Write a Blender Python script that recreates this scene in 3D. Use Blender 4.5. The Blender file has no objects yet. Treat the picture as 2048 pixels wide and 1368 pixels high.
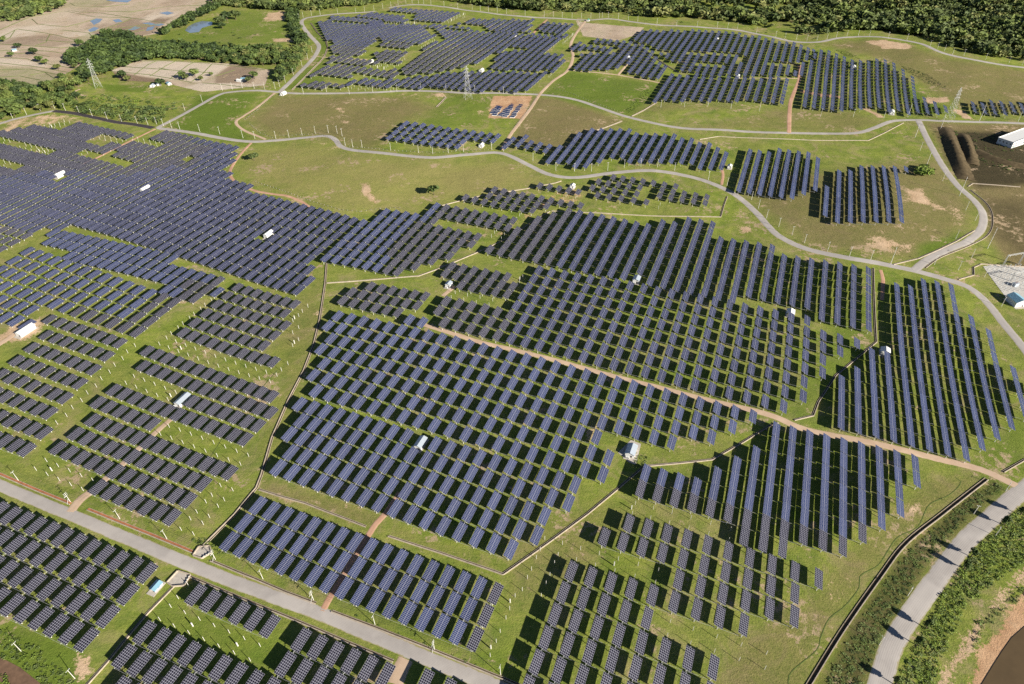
import bpy, math, random
import numpy as np
from math import sin, cos, radians, degrees, hypot, atan2, pi
rnd = random.Random(7)
SC = bpy.context.scene
COL = SC.collection

# ------------------------------------------------------------------ camera, sky, sun, exposure
CAM_H = 374.0
PITCH, ROLL, FPX = 0.68135, -0.01676, 1349.4          # drone looking 39 degrees down, focal length in photo pixels
FW = np.array([0, cos(PITCH), -sin(PITCH)])
_r, _u = np.array([1., 0, 0]), np.array([0, sin(PITCH), cos(PITCH)])
RT = _r * cos(ROLL) + _u * sin(ROLL)
UP = -_r * sin(ROLL) + _u * cos(ROLL)
cd = bpy.data.cameras.new("camera"); cam = bpy.data.objects.new("camera", cd); COL.objects.link(cam)
cd.sensor_width = 36.0; cd.lens = FPX / 2048 * 36.0; cd.clip_start = 1; cd.clip_end = 60000
from mathutils import Matrix, Vector
M = Matrix(((RT[0], UP[0], -FW[0], 0), (RT[1], UP[1], -FW[1], 0), (RT[2], UP[2], -FW[2], CAM_H), (0, 0, 0, 1)))
cam.matrix_world = M
SC.camera = cam

SUN_EL, SUN_AZ = radians(23.5), radians(-40.5)
w = bpy.data.worlds.new("World"); SC.world = w; w.use_nodes = True
nt = w.node_tree; nt.nodes.clear()
sky = nt.nodes.new("ShaderNodeTexSky"); sky.sky_type = 'NISHITA'; sky.sun_disc = False
sky.sun_elevation = SUN_EL; sky.sun_rotation = pi / 2 - SUN_AZ; sky.altitude = 300
sky.air_density = .55; sky.dust_density = .15
bg = nt.nodes.new("ShaderNodeBackground"); bg.inputs[1].default_value = 0.05
wo = nt.nodes.new("ShaderNodeOutputWorld")
nt.links.new(sky.outputs[0], bg.inputs[0]); nt.links.new(bg.outputs[0], wo.inputs[0])
sl = bpy.data.lights.new("sun", 'SUN'); sl.energy = 5.0; sl.angle = radians(0.53); sl.color = (1.0, 0.93, 0.82)
so = bpy.data.objects.new("sun", sl); COL.objects.link(so)
so.rotation_euler = Vector((cos(SUN_EL) * cos(SUN_AZ), cos(SUN_EL) * sin(SUN_AZ), sin(SUN_EL))).to_track_quat('Z', 'Y').to_euler()
SC.view_settings.view_transform = 'Standard'; SC.view_settings.look = 'None'
SC.view_settings.exposure = 1.05; SC.view_settings.gamma = 1.0
SC.view_settings.use_curve_mapping = False
SC.render.engine = 'CYCLES'; SC.cycles.use_denoising = False; SC.cycles.max_bounces = 5; SC.cycles.volume_bounces = 0

# ------------------------------------------------------------------ terrain
HILLS = []   # x, y, height, radius
def terr(x, y):
    x = np.asarray(x, float); y = np.asarray(y, float)
    z = 0.9 * np.sin(x / 61 + 1.3) * np.sin(y / 83 + .4) + 0.7 * np.sin(x / 37 + y / 53) + 0.25 * np.sin(x / 17 - y / 23)
    for hx, hy, hh, hr in HILLS:
        z = z + hh * np.exp(-((x - hx) ** 2 + (y - hy) ** 2) / (2 * hr * hr))
    return z
def gp(x, y, h=0.0):
    """photo pixel -> point h metres above the terrain (arrays ok)"""
    x = np.asarray(x, float); y = np.asarray(y, float)
    d = FW[:, None] * FPX + RT[:, None] * (x.ravel() - 1024) + UP[:, None] * (684 - y.ravel())
    z = np.zeros(x.size)
    for _ in range(8):
        t = (z + h - CAM_H) / d[2]
        X, Y = d[0] * t, d[1] * t
        z = terr(X, Y)
    return np.stack([X, Y], 1).reshape(x.shape + (2,)) if x.shape else np.array([X[0], Y[0]])
_p = gp(1850, 105); HILLS.append((_p[0], _p[1], 9.0, 130.0))
_p = gp(760, 350); HILLS.append((_p[0], _p[1], 4.0, 80.0))
_p = gp(1780, 430); HILLS.append((_p[0], _p[1], 6.0, 70.0))
_p = gp(800, 90); HILLS.append((_p[0], _p[1], 6.0, 120.0))
def G(*pts, h=0.0):
    a = np.array(pts, float); return gp(a[:, 0], a[:, 1], h)
def G1(x, y, h=0.0):
    p = gp(float(x), float(y), h); return float(p[0]), float(p[1]), float(terr(p[0], p[1]))

# ------------------------------------------------------------------ materials
def mat(name):
    m = bpy.data.materials.new(name); m.use_nodes = True
    n = m.node_tree; n.nodes.clear()
    o = n.nodes.new("ShaderNodeOutputMaterial"); b = n.nodes.new("ShaderNodeBsdfPrincipled")
    n.links.new(b.outputs[0], o.inputs[0]); return m, n, b
def lk(n, a, b): n.links.new(a, b)
def noise(n, scale, detail=4, rough=.55, vec=None, dist=0.0):
    t = n.nodes.new("ShaderNodeTexNoise"); t.inputs['Scale'].default_value = scale
    t.inputs['Detail'].default_value = detail; t.inputs['Roughness'].default_value = rough
    t.inputs['Distortion'].default_value = dist
    if vec is not None: lk(n, vec, t.inputs['Vector'])
    return t.outputs[0]
def ramp(n, fac, stops, interp='LINEAR'):
    r = n.nodes.new("ShaderNodeValToRGB"); r.color_ramp.interpolation = interp
    e = r.color_ramp.elements
    while len(e) < len(stops): e.new(.5)
    for k, (p, c) in enumerate(stops):
        e[k].position = p; e[k].color = (*c, 1) if len(c) == 3 else c
    lk(n, fac, r.inputs[0]); return r.outputs[0]
def mix(n, f, a, b, mode='MIX'):
    m = n.nodes.new("ShaderNodeMix"); m.data_type = 'RGBA'; m.blend_type = mode
    if isinstance(f, (int, float)): m.inputs[0].default_value = f
    else: lk(n, f, m.inputs[0])
    for k, v in ((6, a), (7, b)):
        if isinstance(v, tuple): m.inputs[k].default_value = (*v, 1)
        else: lk(n, v, m.inputs[k])
    return m.outputs[2]
def mth(n, op, a, b=None, clamp=False):
    m = n.nodes.new("ShaderNodeMath"); m.operation = op; m.use_clamp = clamp
    for k, v in enumerate((a, b)):
        if v is None: continue
        if isinstance(v, (int, float)): m.inputs[k].default_value = v
        else: lk(n, v, m.inputs[k])
    return m.outputs[0]
def pos(n): return n.nodes.new("ShaderNodeNewGeometry").outputs['Position']
def simple(name, col, rough=.7, metal=0.0, var=0.15, scale=.6, spec=.3, bump=0.0):
    m, n, b = mat(name); p = pos(n)
    f = noise(n, scale, 4, .6, p)
    lo = tuple(c * (1 - var) for c in col); hi = tuple(min(1, c * (1 + var)) for c in col)
    lk(n, ramp(n, f, [(.3, lo), (.7, hi)]), b.inputs['Base Color'])
    b.inputs['Roughness'].default_value = rough; b.inputs['Metallic'].default_value = metal
    b.inputs['Specular IOR Level'].default_value = spec
    if bump:
        bp_ = n.nodes.new("ShaderNodeBump"); bp_.inputs['Strength'].default_value = bump
        lk(n, noise(n, scale * 3, 5, .6, p), bp_.inputs['Height']); lk(n, bp_.outputs[0], b.inputs['Normal'])
    return m
MT = {}
MT['frame'] = simple('panel_frame_aluminium', (.31, .31, .37), .5, .2, .05)
MT['steel'] = simple('galvanised_steel', (.55, .55, .53), .5, .3, .08)
MT['post'] = simple('pale_concrete_post', (.60, .58, .52), .8, 0, .06)
MT['white'] = simple('white_paint', (.62, .62, .60), .55, 0, .04)
MT['roof'] = simple('pale_blue_steel_roof', (.40, .45, .50), .4, .2, .06)
MT['greenroof'] = simple('green_steel_roof', (.10, .30, .24), .45, .1, .1)
MT['blueroof'] = simple('blue_steel_roof', (.20, .36, .45), .45, .1, .1)
MT['concrete'] = simple('drain_concrete', (.38, .32, .25), .9, 0, .22, .35)
MT['mud'] = simple('drain_bottom_mud', (.10, .075, .045), .95, 0, .3, .4)
MT['rust'] = simple('red_earth_bank', (.33, .13, .06), .95, 0, .3, .3)
MT['slab'] = simple('grey_concrete_slab', (.42, .38, .33), .9, 0, .15, .5)
MT['dark'] = simple('dark_opening', (.03, .03, .035), .6, 0, .1)
MT['wire'] = simple('cable', (.05, .05, .05), .6, 0, .1)
MT['bark'] = simple('bark', (.12, .09, .06), .95, 0, .3, 2)
MT['fence'] = simple('fence_post', (.45, .43, .38), .8, 0, .1)
def panel_mat(name, c1, c2, rough):
    m, n, b = mat(name)
    p = pos(n); oi = n.nodes.new("ShaderNodeObjectInfo").outputs['Random']
    at = n.nodes.new("ShaderNodeAttribute"); at.attribute_name = 'tone'
    v = mth(n, 'ADD', at.outputs['Fac'], mth(n, 'MULTIPLY', oi, .9))
    lk(n, mix(n, mth(n, 'FRACT', v), c1, c2), b.inputs['Base Color'])
    b.inputs['Roughness'].default_value = rough; b.inputs['Specular IOR Level'].default_value = .36
    return m
MT['blue'] = panel_mat('blue_polycrystalline_glass', (.012, .021, .066), (.024, .037, .100), .24)
MT['dark_cell'] = panel_mat('dark_monocrystalline_glass', (.010, .0095, .017), (.018, .017, .027), .26)
MT['sky_sheen_cell'] = panel_mat('blue_glass_sky_sheen', (.014, .019, .050), (.026, .032, .074), .24)  # blue cells greyed: sky reflection at a low angle put into the colour

# leaves
def leaf_mat(name, a, b_, c, sc=.25):
    m, n, b = mat(name); p = pos(n)
    oi = n.nodes.new("ShaderNodeObjectInfo").outputs['Random']
    f = mth(n, 'ADD', noise(n, sc, 3, .6, p), mth(n, 'MULTIPLY', mth(n, 'SUBTRACT', oi, .5), .35))
    f2 = noise(n, 2.2, 2, .5, p)
    col = ramp(n, f, [(.3, a), (.5, b_), (.72, c)])
    lk(n, mix(n, mth(n, 'MULTIPLY', f2, .5), col, b_), b.inputs['Base Color'])
    b.inputs['Roughness'].default_value = .65; b.inputs['Specular IOR Level'].default_value = .25
    return m
MT['leaf'] = leaf_mat('tree_leaves', (.040, .066, .018), (.080, .115, .028), (.150, .185, .045), .045)
MT['leaf_dark'] = leaf_mat('dark_tree_leaves', (.024, .042, .014), (.046, .070, .021), (.095, .120, .036), .035)
MT['leaf_olive'] = leaf_mat('olive_tree_leaves', (.060, .076, .022), (.115, .132, .036), (.200, .205, .070), .06)
MT['leaf_bright'] = leaf_mat('bright_shrub_leaves', (.08, .12, .018), (.13, .19, .028), (.20, .26, .05))
MT['weeds'] = leaf_mat('roadside_weeds', (.050, .085, .020), (.10, .145, .035), (.19, .22, .085), .12)

# gravel road etc.
def road_mat(name, c1, c2, track=.0):
    m, n, b = mat(name); p = pos(n)
    f = noise(n, .12, 5, .65, p); g = noise(n, 1.6, 3, .6, p)
    col = ramp(n, f, [(.3, c1), (.7, c2)])
    uv = n.nodes.new("ShaderNodeAttribute"); uv.attribute_name = 'across'
    # wheel tracks run along the road: bands in the across-coordinate, broken by noise
    wv = mth(n, 'SINE', mth(n, 'MULTIPLY', uv.outputs['Fac'], 18.8))
    wv = mth(n, 'MULTIPLY', mth(n, 'ABSOLUTE', wv), mth(n, 'MULTIPLY', noise(n, .05, 3, .6, p), track))
    col = mix(n, wv, col, tuple(c * 1.25 for c in c2))
    col = mix(n, mth(n, 'MULTIPLY', g, .25), col, c1)
    ed = mth(n, 'ADD', mth(n, 'ABSOLUTE', uv.outputs['Fac']), mth(n, 'MULTIPLY', mth(n, 'SUBTRACT', noise(n, .35, 4, .7, p), .5), .55))
    col = mix(n, ramp(n, ed, [(.78, (0, 0, 0)), (.90, (.85, .85, .85))]), col, (.27, .235, .105))
    patch_ = noise(n, .03, 3, .5, p)
    col = mix(n, ramp(n, patch_, [(.56, (0, 0, 0)), (.62, (.45, .45, .45))]), col, tuple(min(1, c * 1.18) for c in c2))
    lk(n, col, b.inputs['Base Color']); b.inputs['Roughness'].default_value = .92
    b.inputs['Specular IOR Level'].default_value = .15
    return m
MT['road'] = road_mat('pale_worn_concrete', (.29, .265, .245), (.385, .355, .325), .9)
MT['asphalt'] = road_mat('fresh_dark_asphalt', (.045, .04, .045), (.06, .05, .055), .1)
MT['dirt'] = road_mat('pink_earth_track', (.40, .28, .19), (.52, .39, .28), .6)
MT['reddirt'] = road_mat('red_earth_track', (.36, .20, .13), (.50, .31, .21), .6)

# ------------------------------------------------------------------ mesh helpers
def link(o, parent=None):
    COL.objects.link(o)
    if parent is not None: o.parent = parent
    return o
def tag(o, label=None, cat=None, group=None, kind=None):
    if label: o['label'] = label
    if cat: o['category'] = cat
    if group: o['group'] = group
    if kind: o['kind'] = kind
    return o
def empty(name, loc, rz=0.0, label=None, cat=None, group=None):
    o = bpy.data.objects.new(name, None); o.location = loc; o.rotation_euler = (0, 0, rz)
    o.empty_display_size = .5
    return tag(link(o), label, cat, group)
class MB:
    def __init__(s): s.v = []; s.f = []; s.m = []
    def add(s, vs, fs, mi=0):
        b = len(s.v); s.v += [tuple(map(float, v)) for v in vs]; s.f += [tuple(b + k for k in f) for f in fs]; s.m += [mi] * len(fs)
    def box(s, c, d, rz=0.0, mi=0, bottom=True):
        x, y, z = (k / 2 for k in d); ca, sa = cos(rz), sin(rz)
        P = [(-x, -y, -z), (x, -y, -z), (x, y, -z), (-x, y, -z), (-x, -y, z), (x, -y, z), (x, y, z), (-x, y, z)]
        P = [(c[0] + a * ca - b * sa, c[1] + a * sa + b * ca, c[2] + k) for a, b, k in P]
        F = [(4, 5, 6, 7), (0, 1, 5, 4), (1, 2, 6, 5), (2, 3, 7, 6), (3, 0, 4, 7)]
        if bottom: F.append((3, 2, 1, 0))
        s.add(P, F, mi)
    def bar(s, a, b, w, mi=0, n=4, w2=None):
        a = Vector(a); b = Vector(b); d = (b - a)
        if d.length < 1e-6: return
        q = d.to_track_quat('Z', 'Y'); w2 = w if w2 is None else w2
        P = []
        for e, r in ((a, w / 2), (b, w2 / 2)):
            for k in range(n):
                t = 2 * pi * k / n + pi / n
                P.append(e + q @ Vector((r * 1.3 * cos(t), r * 1.3 * sin(t), 0) if n == 4 else (r * cos(t), r * sin(t), 0)))
        F = [(k, (k + 1) % n, n + (k + 1) % n, n + k) for k in range(n)] + [tuple(range(n))[::-1], tuple(range(n, 2 * n))]
        s.add(P, F, mi)
    def mesh(s, name, mats):
        me = bpy.data.meshes.new(name); me.from_pydata(s.v, [], s.f)
        for m in (mats if isinstance(mats, (list, tuple)) else [mats]): me.materials.append(m)
        me.polygons.foreach_set('material_index', s.m); me.update(); return me
    def build(s, name, mats, parent=None):
        return link(bpy.data.objects.new(name, s.mesh(name, mats)), parent)
def np_mesh(name, V, F, mats, mi=None, attr=None, smooth=False):
    """V (n,3), F (m,4) or (m,3) arrays -> mesh; attr: dict name -> per-vertex float or rgba"""
    me = bpy.data.meshes.new(name); k = F.shape[1]
    me.vertices.add(len(V)); me.vertices.foreach_set('co', V.astype(np.float32).ravel())
    me.loops.add(F.size); me.loops.foreach_set('vertex_index', F.astype(np.int32).ravel())
    me.polygons.add(len(F)); me.polygons.foreach_set('loop_start', np.arange(0, F.size, k, dtype=np.int32))
    me.polygons.foreach_set('loop_total', np.full(len(F), k, np.int32))
    for m in (mats if isinstance(mats, (list, tuple)) else [mats]): me.materials.append(m)
    if mi is not None: me.polygons.foreach_set('material_index', mi.astype(np.int32))
    me.polygons.foreach_set('use_smooth', np.full(len(F), bool(smooth)))
    for a, val in (attr or {}).items():
        if val.ndim == 1:
            t = me.attributes.new(a, 'FLOAT', 'POINT'); t.data.foreach_set('value', val.astype(np.float32))
        else:
            t = me.attributes.new(a, 'FLOAT_COLOR', 'POINT'); t.data.foreach_set('color', val.astype(np.float32).ravel())
    me.update(calc_edges=True); me.validate(); return me
def mesh_arrays(me):
    V = np.empty(len(me.vertices) * 3, np.float32); me.vertices.foreach_get('co', V); V = V.reshape(-1, 3)
    L = np.empty(len(me.loops), np.int32); me.loops.foreach_get('vertex_index', L)
    mi = np.empty(len(me.polygons), np.int32); me.polygons.foreach_get('material_index', mi)
    return V, L.reshape(-1, 4), mi
def in_poly(px, py, poly):
    px = np.asarray(px); py = np.asarray(py); c = np.zeros(px.shape, bool); n = len(poly)
    for k in range(n):
        x1, y1 = poly[k]; x2, y2 = poly[(k + 1) % n]
        if y1 == y2: continue
        t = ((y1 > py) != (y2 > py)) & (px < (x2 - x1) * (py - y1) / (y2 - y1) + x1)
        c ^= t
    return c
def seg_dist(px, py, poly):
    d = np.full(px.shape, 1e9); n = len(poly)
    for k in range(n):
        x1, y1 = poly[k]; x2, y2 = poly[(k + 1) % n]
        dx, dy = x2 - x1, y2 - y1; L = dx * dx + dy * dy + 1e-9
        t = np.clip(((px - x1) * dx + (py - y1) * dy) / L, 0, 1)
        d = np.minimum(d, np.hypot(px - x1 - t * dx, py - y1 - t * dy))
    return d
def project(P):
    P = np.asarray(P, float) - np.array([0, 0, CAM_H]); d = P @ FW
    return 1024 + FPX * (P @ RT) / d, 684 - FPX * (P @ UP) / d
def spline(pts, step):
    """Catmull-Rom through world points, resampled every step metres"""
    P = np.array(pts, float); P = np.vstack([2 * P[0] - P[1], P, 2 * P[-1] - P[-2]]); out = []
    for k in range(1, len(P) - 2):
        a, b, c, d = P[k - 1], P[k], P[k + 1], P[k + 2]
        for t in np.linspace(0, 1, 12, endpoint=False):
            out.append(.5 * (2 * b + (c - a) * t + (2 * a - 5 * b + 4 * c - d) * t * t + (3 * b - a - 3 * c + d) * t ** 3))
    out.append(P[-2]); out = np.array(out)
    L = np.concatenate([[0], np.cumsum(np.hypot(*np.diff(out, axis=0).T))])
    n = max(2, int(L[-1] / step) + 1); s = np.linspace(0, L[-1], n)
    return np.stack([np.interp(s, L, out[:, 0]), np.interp(s, L, out[:, 1])], 1)
def resample(pts, step):
    out = np.array(pts, float)
    L = np.concatenate([[0], np.cumsum(np.hypot(*np.diff(out, axis=0).T))])
    s = sorted(set(list(np.linspace(0, L[-1], max(2, int(L[-1] / step) + 1))) + list(L)))
    return np.stack([np.interp(s, L, out[:, 0]), np.interp(s, L, out[:, 1])], 1)
def normals(c):
    t = np.gradient(c, axis=0); t /= np.maximum(np.hypot(t[:, 0], t[:, 1]), 1e-9)[:, None]
    return np.stack([-t[:, 1], t[:, 0]], 1)

# ------------------------------------------------------------------ ground with painted earth colours
# (photo outline, layer, strength, soft edge in metres); layers: r = dry brown grass, g = bare pale earth, b = lush green, a = paddy
ZONES = [
 ([(490,240),(560,192),(700,190),(800,192),(870,215),(800,250),(745,300),(620,268),(545,276)],'r',.75,18),
 ([(1060,196),(1120,196),(1250,243),(1105,303),(1018,285)],'r',.85,10),
 ([(505,296),(640,285),(690,305),(860,322),(1000,318),(1110,365),(905,405),(700,425),(560,385),(470,340)],'y2',.8,22),
 ([(1480,356),(1650,345),(1870,320),(1950,410),(1935,455),(1825,522),(1620,492),(1510,410)],'r',.72,14),
 ([(1650,88),(1760,78),(1900,118),(2100,150),(2100,232),(1930,215),(1850,170),(1760,118)],'r',.72,16),
 ([(1850,245),(2150,248),(2150,700),(2060,620),(2020,540),(1975,470),(1960,400),(1885,310)],'r',1.0,8),
 ([(1880,262),(2150,262),(2150,360),(1960,375),(1900,330)],'d',1.0,8),
 ([(1960,400),(2060,400),(2060,520),(1990,470)],'d',.6,14),
 ([(1560,215),(1240,225),(1330,208),(1700,222),(1780,250),(1640,264),(1400,256)],'r',.5,10),
 ([(1430,1368),(1480,1290),(1640,1180),(1700,1100),(1850,960),(1960,950),(1780,1110),(1640,1300),(1600,1420),(1430,1420)],'r',.5,6),
 ([(1640,1368),(1700,1240),(1800,1110),(1900,1020),(1985,960),(2010,975),(1880,1090),(1760,1290),(1720,1400),(1640,1400)],'d',.75,4),
 ([(1020,1080),(1200,1000),(1300,1040),(1100,1180),(1010,1230)],'r',.35,6),
 ([(530,960),(760,1030),(760,1060),(520,985)],'r',.55,4),
 ([(780,1050),(1010,1140),(800,1080)],'r',.45,4),
 ([(560,640),(640,560),(640,700),(560,860),(520,900),(560,760)],'r',.35,8),
 # lush
 ([(400,190),(520,186),(470,240),(510,290),(330,262)],'b',.9,8),
 ([(1130,145),(1340,170),(1260,232),(1085,190)],'b',.8,8),
 ([(900,190),(1000,195),(960,250),(840,262),(870,215)],'b',.5,10),
 ([(620,45),(660,40),(650,170),(570,180),(640,110)],'b',.7,5),
 ([(1840,490),(1935,462),(1900,500),(1830,530)],'b',.9,5),
 ([(1760,150),(1850,190),(1900,222),(1840,230),(1800,180)],'b',.9,6),
 ([(1660,650),(1750,560),(1760,690),(1640,800),(1620,840),(1560,830)],'b',.6,8),
 ([(1960,900),(2060,800),(2060,950),(1960,930)],'b',.6,6),
 ([(-20,1230),(170,1290),(160,1400),(-20,1400)],'b',.8,5),
 ([(300,1190),(600,1300),(480,1400),(300,1300)],'b',.5,5),
 ([(640,1210),(900,1300),(1030,1368),(1000,1290),(700,1180)],'b',.5,4),
 # bare earth patches
 ([(1730,82),(1770,80),(1825,90),(1820,97),(1765,97)],'g',1,3),
 ([(1845,195),(1895,195),(1900,203),(1855,206)],'g',1,3), ([(1905,218),(1930,222),(1945,240),(1925,236)],'g',1,2),
 ([(1730,498),(1760,468),(1785,480),(1818,495),(1790,505)],'g',.8,6),
 ([(1812,378),(1850,378),(1850,392),(1885,420),(1860,412),(1812,400)],'g',.9,4),
 ([(1690,440),(1735,440),(1740,455),(1700,455)],'g',.35,4),
 ([(1905,415),(1925,415),(1920,430),(1912,450)],'g',.5,4),
 ([(718,365),(738,365),(742,385),(762,405),(748,410),(728,392)],'g',.8,2),
 ([(985,192),(1066,192),(1045,238),(978,236)],'o',1,1.5),
 ([(1478,455),(1500,452),(1503,466),(1480,468)],'g',.8,1), ([(150,1320),(180,1315),(172,1350),(158,1348)],'g',1,1.5),
 ([(1925,1280),(2060,1120),(2060,1155),(1990,1205),(1950,1290),(1900,1368),(1880,1368)],'g',.9,2),
 ([(1960,1300),(2060,1170),(2060,1420),(1925,1420)],'o',.9,2),
 ([(1815,1025),(1838,998),(1842,1004),(1822,1045)],'g',.6,2), ([(1660,1200),(1700,1160),(1706,1170),(1668,1220)],'g',.4,3),
 ([(640,285),(680,287),(690,300),(660,298)],'g',.3,4), ([(855,185),(895,185),(890,194),(860,192)],'g',.6,2),
 ([(780,186),(845,186),(840,192),(790,192)],'g',.35,2), ([(670,214),(690,216),(685,226),(675,224)],'g',.6,2),
 ([(680,240),(700,242),(696,250),(682,248)],'g',.6,2), ([(955,222),(970,222),(966,235),(955,232)],'g',.6,2),
 ([(0,240),(110,226),(160,236),(60,262),(0,270)],'g',.5,4), ([(100,228),(175,240),(165,246),(110,240)],'g',.5,3),
 ([(20,655),(60,635),(90,645),(60,680),(0,690),(-20,700),(-20,680)],'g',.9,3),
 ([(628,600),(650,560),(640,700),(600,830),(590,800)],'g',.25,3), ([(1170,850),(1200,840),(1195,885),(1175,880)],'g',.5,2),
 ([(880,360),(900,345),(1030,330),(1000,380),(930,385)],'r',.8,4),
 ([(1120,378),(1170,378),(1160,405),(1080,420),(1000,480),(985,472)],'o',.45,2.5),
 ([(520,860),(540,850),(530,870)],'g',.2,2),
 ([(1150,40),(1180,46),(1290,55),(1275,70),(1235,82),(1165,72)],'p',.75,3),
 # paddies and fields, top left
 ([(265,42),(312,24),(348,20),(350,34),(300,47)],'c',1,2), ([(-40,70),(40,55),(62,48),(122,52),(85,62),(30,76),(-40,90)],'c',1,2), ([(-40,112),(30,118),(100,128),(90,134),(-40,128)],'c',1,2),
 ([(222,141),(280,121),(350,123),(460,128),(430,150),(400,165),(330,158)],'c',1,1.5), ([(350,180),(400,166),(545,168),(545,177),(440,184)],'c',1,2), ([(120,66),(200,60),(190,72),(130,74)],'c',.8,2),([(100,20),(160,24),(262,37),(200,44),(130,36),(64,38)],'c',.45,3),
 ([(180,66),(262,37),(330,46),(300,68),(230,82),(205,72)],'w',.7,2), ([(282,38),(300,31),(343,34),(335,42)],'w',1,1), ([(432,151),(462,130),(515,132),(505,166),(430,166)],'w',.8,2), ([(200,150),(222,143),(330,160),(350,170),(300,172),(205,166)],'w',1,2), ([(30,76),(100,68),(155,84),(100,94),(0,90)],'w',.5,3),
 ([(-40,130),(100,141),(128,158),(60,174),(-40,174)],'y',.75,3), ([(135,-10),(225,0),(205,17),(140,14)],'y',.8,3), ([(178,66),(205,72),(175,88),(140,80)],'y',.7,2), ([(-40,40),(30,44),(62,47),(0,60),(-40,66)],'b',1,2),
 ([(1600,178),(1640,186),(1680,192),(1690,198),(1640,194),(1600,186)],'o',.8,2),([(1840,208),(1790,222),(1745,214),(1730,216)],'g',.1,2),([(1718,214),(1735,216),(1768,234),(1758,236)],'g',1,1.5),([(1545,118),(1600,130),(1605,150),(1590,130)],'o',.8,2),
 ([(890,82),(1000,86),(1000,96),(900,96)],'o',.35,8),
 ([(-60,-30),(560,-30),(430,8),(322,66),(300,70),(230,82),(190,110),(128,150),(70,175),(-60,175)],'p',1,3),
 ([(222,140),(280,120),(470,128),(540,140),(530,170),(405,184),(330,165),(240,160)],'p',1,2),
 ([(320,76),(345,62),(460,28),(580,28),(590,80),(440,90),(330,84)],'b',.55,4),
 ([(520,30),(580,24),(580,40),(535,44)],'g',.9,2), ([(545,78),(590,75),(590,84),(548,84)],'g',.9,2),
 ([(205,168),(300,170),(290,185),(210,182)],'b',.9,3),
]
def build_ground():
    def axis(lo, hi, step, far):
        a = list(np.arange(lo, hi + step, step)); s = step
        l, h = [], []; x = a[-1]
        while x < far: s *= 1.35; x += s; h.append(x)
        s = step; x = a[0]
        while x > -far: s *= 1.35; x -= s; l.append(x)
        return np.array(l[::-1] + a + h)
    xs = axis(-900, 900, 3.6, 30000); ys = axis(110, 1500, 3.6, 30000)
    X, Y = np.meshgrid(xs, ys); Z = terr(X, Y)
    fade = np.clip(1 - np.maximum(np.maximum(np.abs(X) - 2500, Y - 3500), -1500 - Y) / 2000, 0, 1); Z = Z * fade
    n1, n2 = X.shape; V = np.stack([X, Y, Z], 2).reshape(-1, 3)
    idx = np.arange(n1 * n2).reshape(n1, n2)
    F = np.stack([idx[:-1, :-1], idx[:-1, 1:], idx[1:, 1:], idx[1:, :-1]], 2).reshape(-1, 4)
    lay = {k: np.zeros(len(V)) for k in 'rgbdopcwy'}; lay['y2'] = np.zeros(len(V))
    for poly, k, s, soft in ZONES:
        if k in 'go': soft = soft * 1.8 + 1
        P = G(*poly); lo, hi = P.min(0) - soft, P.max(0) + soft
        sel = np.where((V[:, 0] > lo[0]) & (V[:, 0] < hi[0]) & (V[:, 1] > lo[1]) & (V[:, 1] < hi[1]))[0]
        if not len(sel): continue
        x, y = V[sel, 0], V[sel, 1]; d = seg_dist(x, y, P); d = np.where(in_poly(x, y, P), d, -d)
        lay[k][sel] = np.maximum(lay[k][sel], s * np.clip(.5 + d / (2 * soft), 0, 1))
    c1 = np.stack([lay['r'], lay['g'], lay['b'], np.ones(len(V))], 1)
    c2 = np.stack([lay['d'], lay['o'], lay['p'], np.ones(len(V))], 1); c3 = np.stack([lay['c'], lay['w'], lay['y'], np.ones(len(V))], 1); c2[:, 2] = lay['p']; c4 = lay['y2']
    m, n, b = mat('grass_and_earth'); p = pos(n)
    def att(nm):
        a = n.nodes.new("ShaderNodeAttribute"); a.attribute_name = nm
        s = n.nodes.new("ShaderNodeSeparateColor"); lk(n, a.outputs['Color'], s.inputs[0]); return s.outputs
    A, B, C_ = att('zone_a'), att('zone_b'), att('zone_c')
    big = noise(n, .012, 5, .6, p); mid = noise(n, .06, 5, .6, p); fine = noise(n, .55, 5, .7, p); ff = noise(n, 2.5, 3, .6, p)
    g = ramp(n, mid, [(.30, (.135, .185, .026)), (.5, (.215, .262, .040)), (.70, (.320, .335, .068))])
    dry = ramp(n, fine, [(.3, (.170, .170, .050)), (.7, (.300, .265, .100))])
    g = mix(n, mth(n, 'MULTIPLY', ramp(n, big, [(.42, (0, 0, 0)), (.62, (1, 1, 1))]), .55), g, dry)
    g = mix(n, ramp(n, fine, [(.35, (.5, .5, .5)), (.6, (0, 0, 0))]), g, (.105, .155, .026))
    mp = n.nodes.new("ShaderNodeMapping"); mp.inputs['Rotation'].default_value = (0, 0, .38685); mp.inputs['Scale'].default_value = (.05, .9, .3); lk(n, p, mp.inputs['Vector'])
    streak = noise(n, 1.0, 4, .65, mp.outputs[0])
    g = mix(n, ramp(n, streak, [(.48, (0, 0, 0)), (.66, (.4, .4, .4))]), g, (.270, .270, .085))
    g = mix(n, ramp(n, streak, [(.30, (.45, .45, .45)), (.42, (0, 0, 0))]), g, (.095, .140, .024))
    patchy = noise(n, .028, 6, .72, p, 1.2)
    g = mix(n, ramp(n, patchy, [(.50, (0, 0, 0)), (.64, (.8, .8, .8))]), g, (.300, .255, .115))
    g = mix(n, ramp(n, noise(n, .035, 5, .7, p, .6), [(.52, (0, 0, 0)), (.70, (.6, .6, .6))]), g, (.085, .150, .022))
    def zf(z, w=.55, nz=None):
        nz = mid if nz is None else nz
        v = mth(n, 'ADD', z, mth(n, 'MULTIPLY', mth(n, 'SUBTRACT', nz, .5), w))
        v = mth(n, 'ADD', v, mth(n, 'MULTIPLY', mth(n, 'SUBTRACT', fine, .5), w))
        return mth(n, 'MULTIPLY', v, mth(n, 'GREATER_THAN', z, .001), clamp=True)
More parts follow.
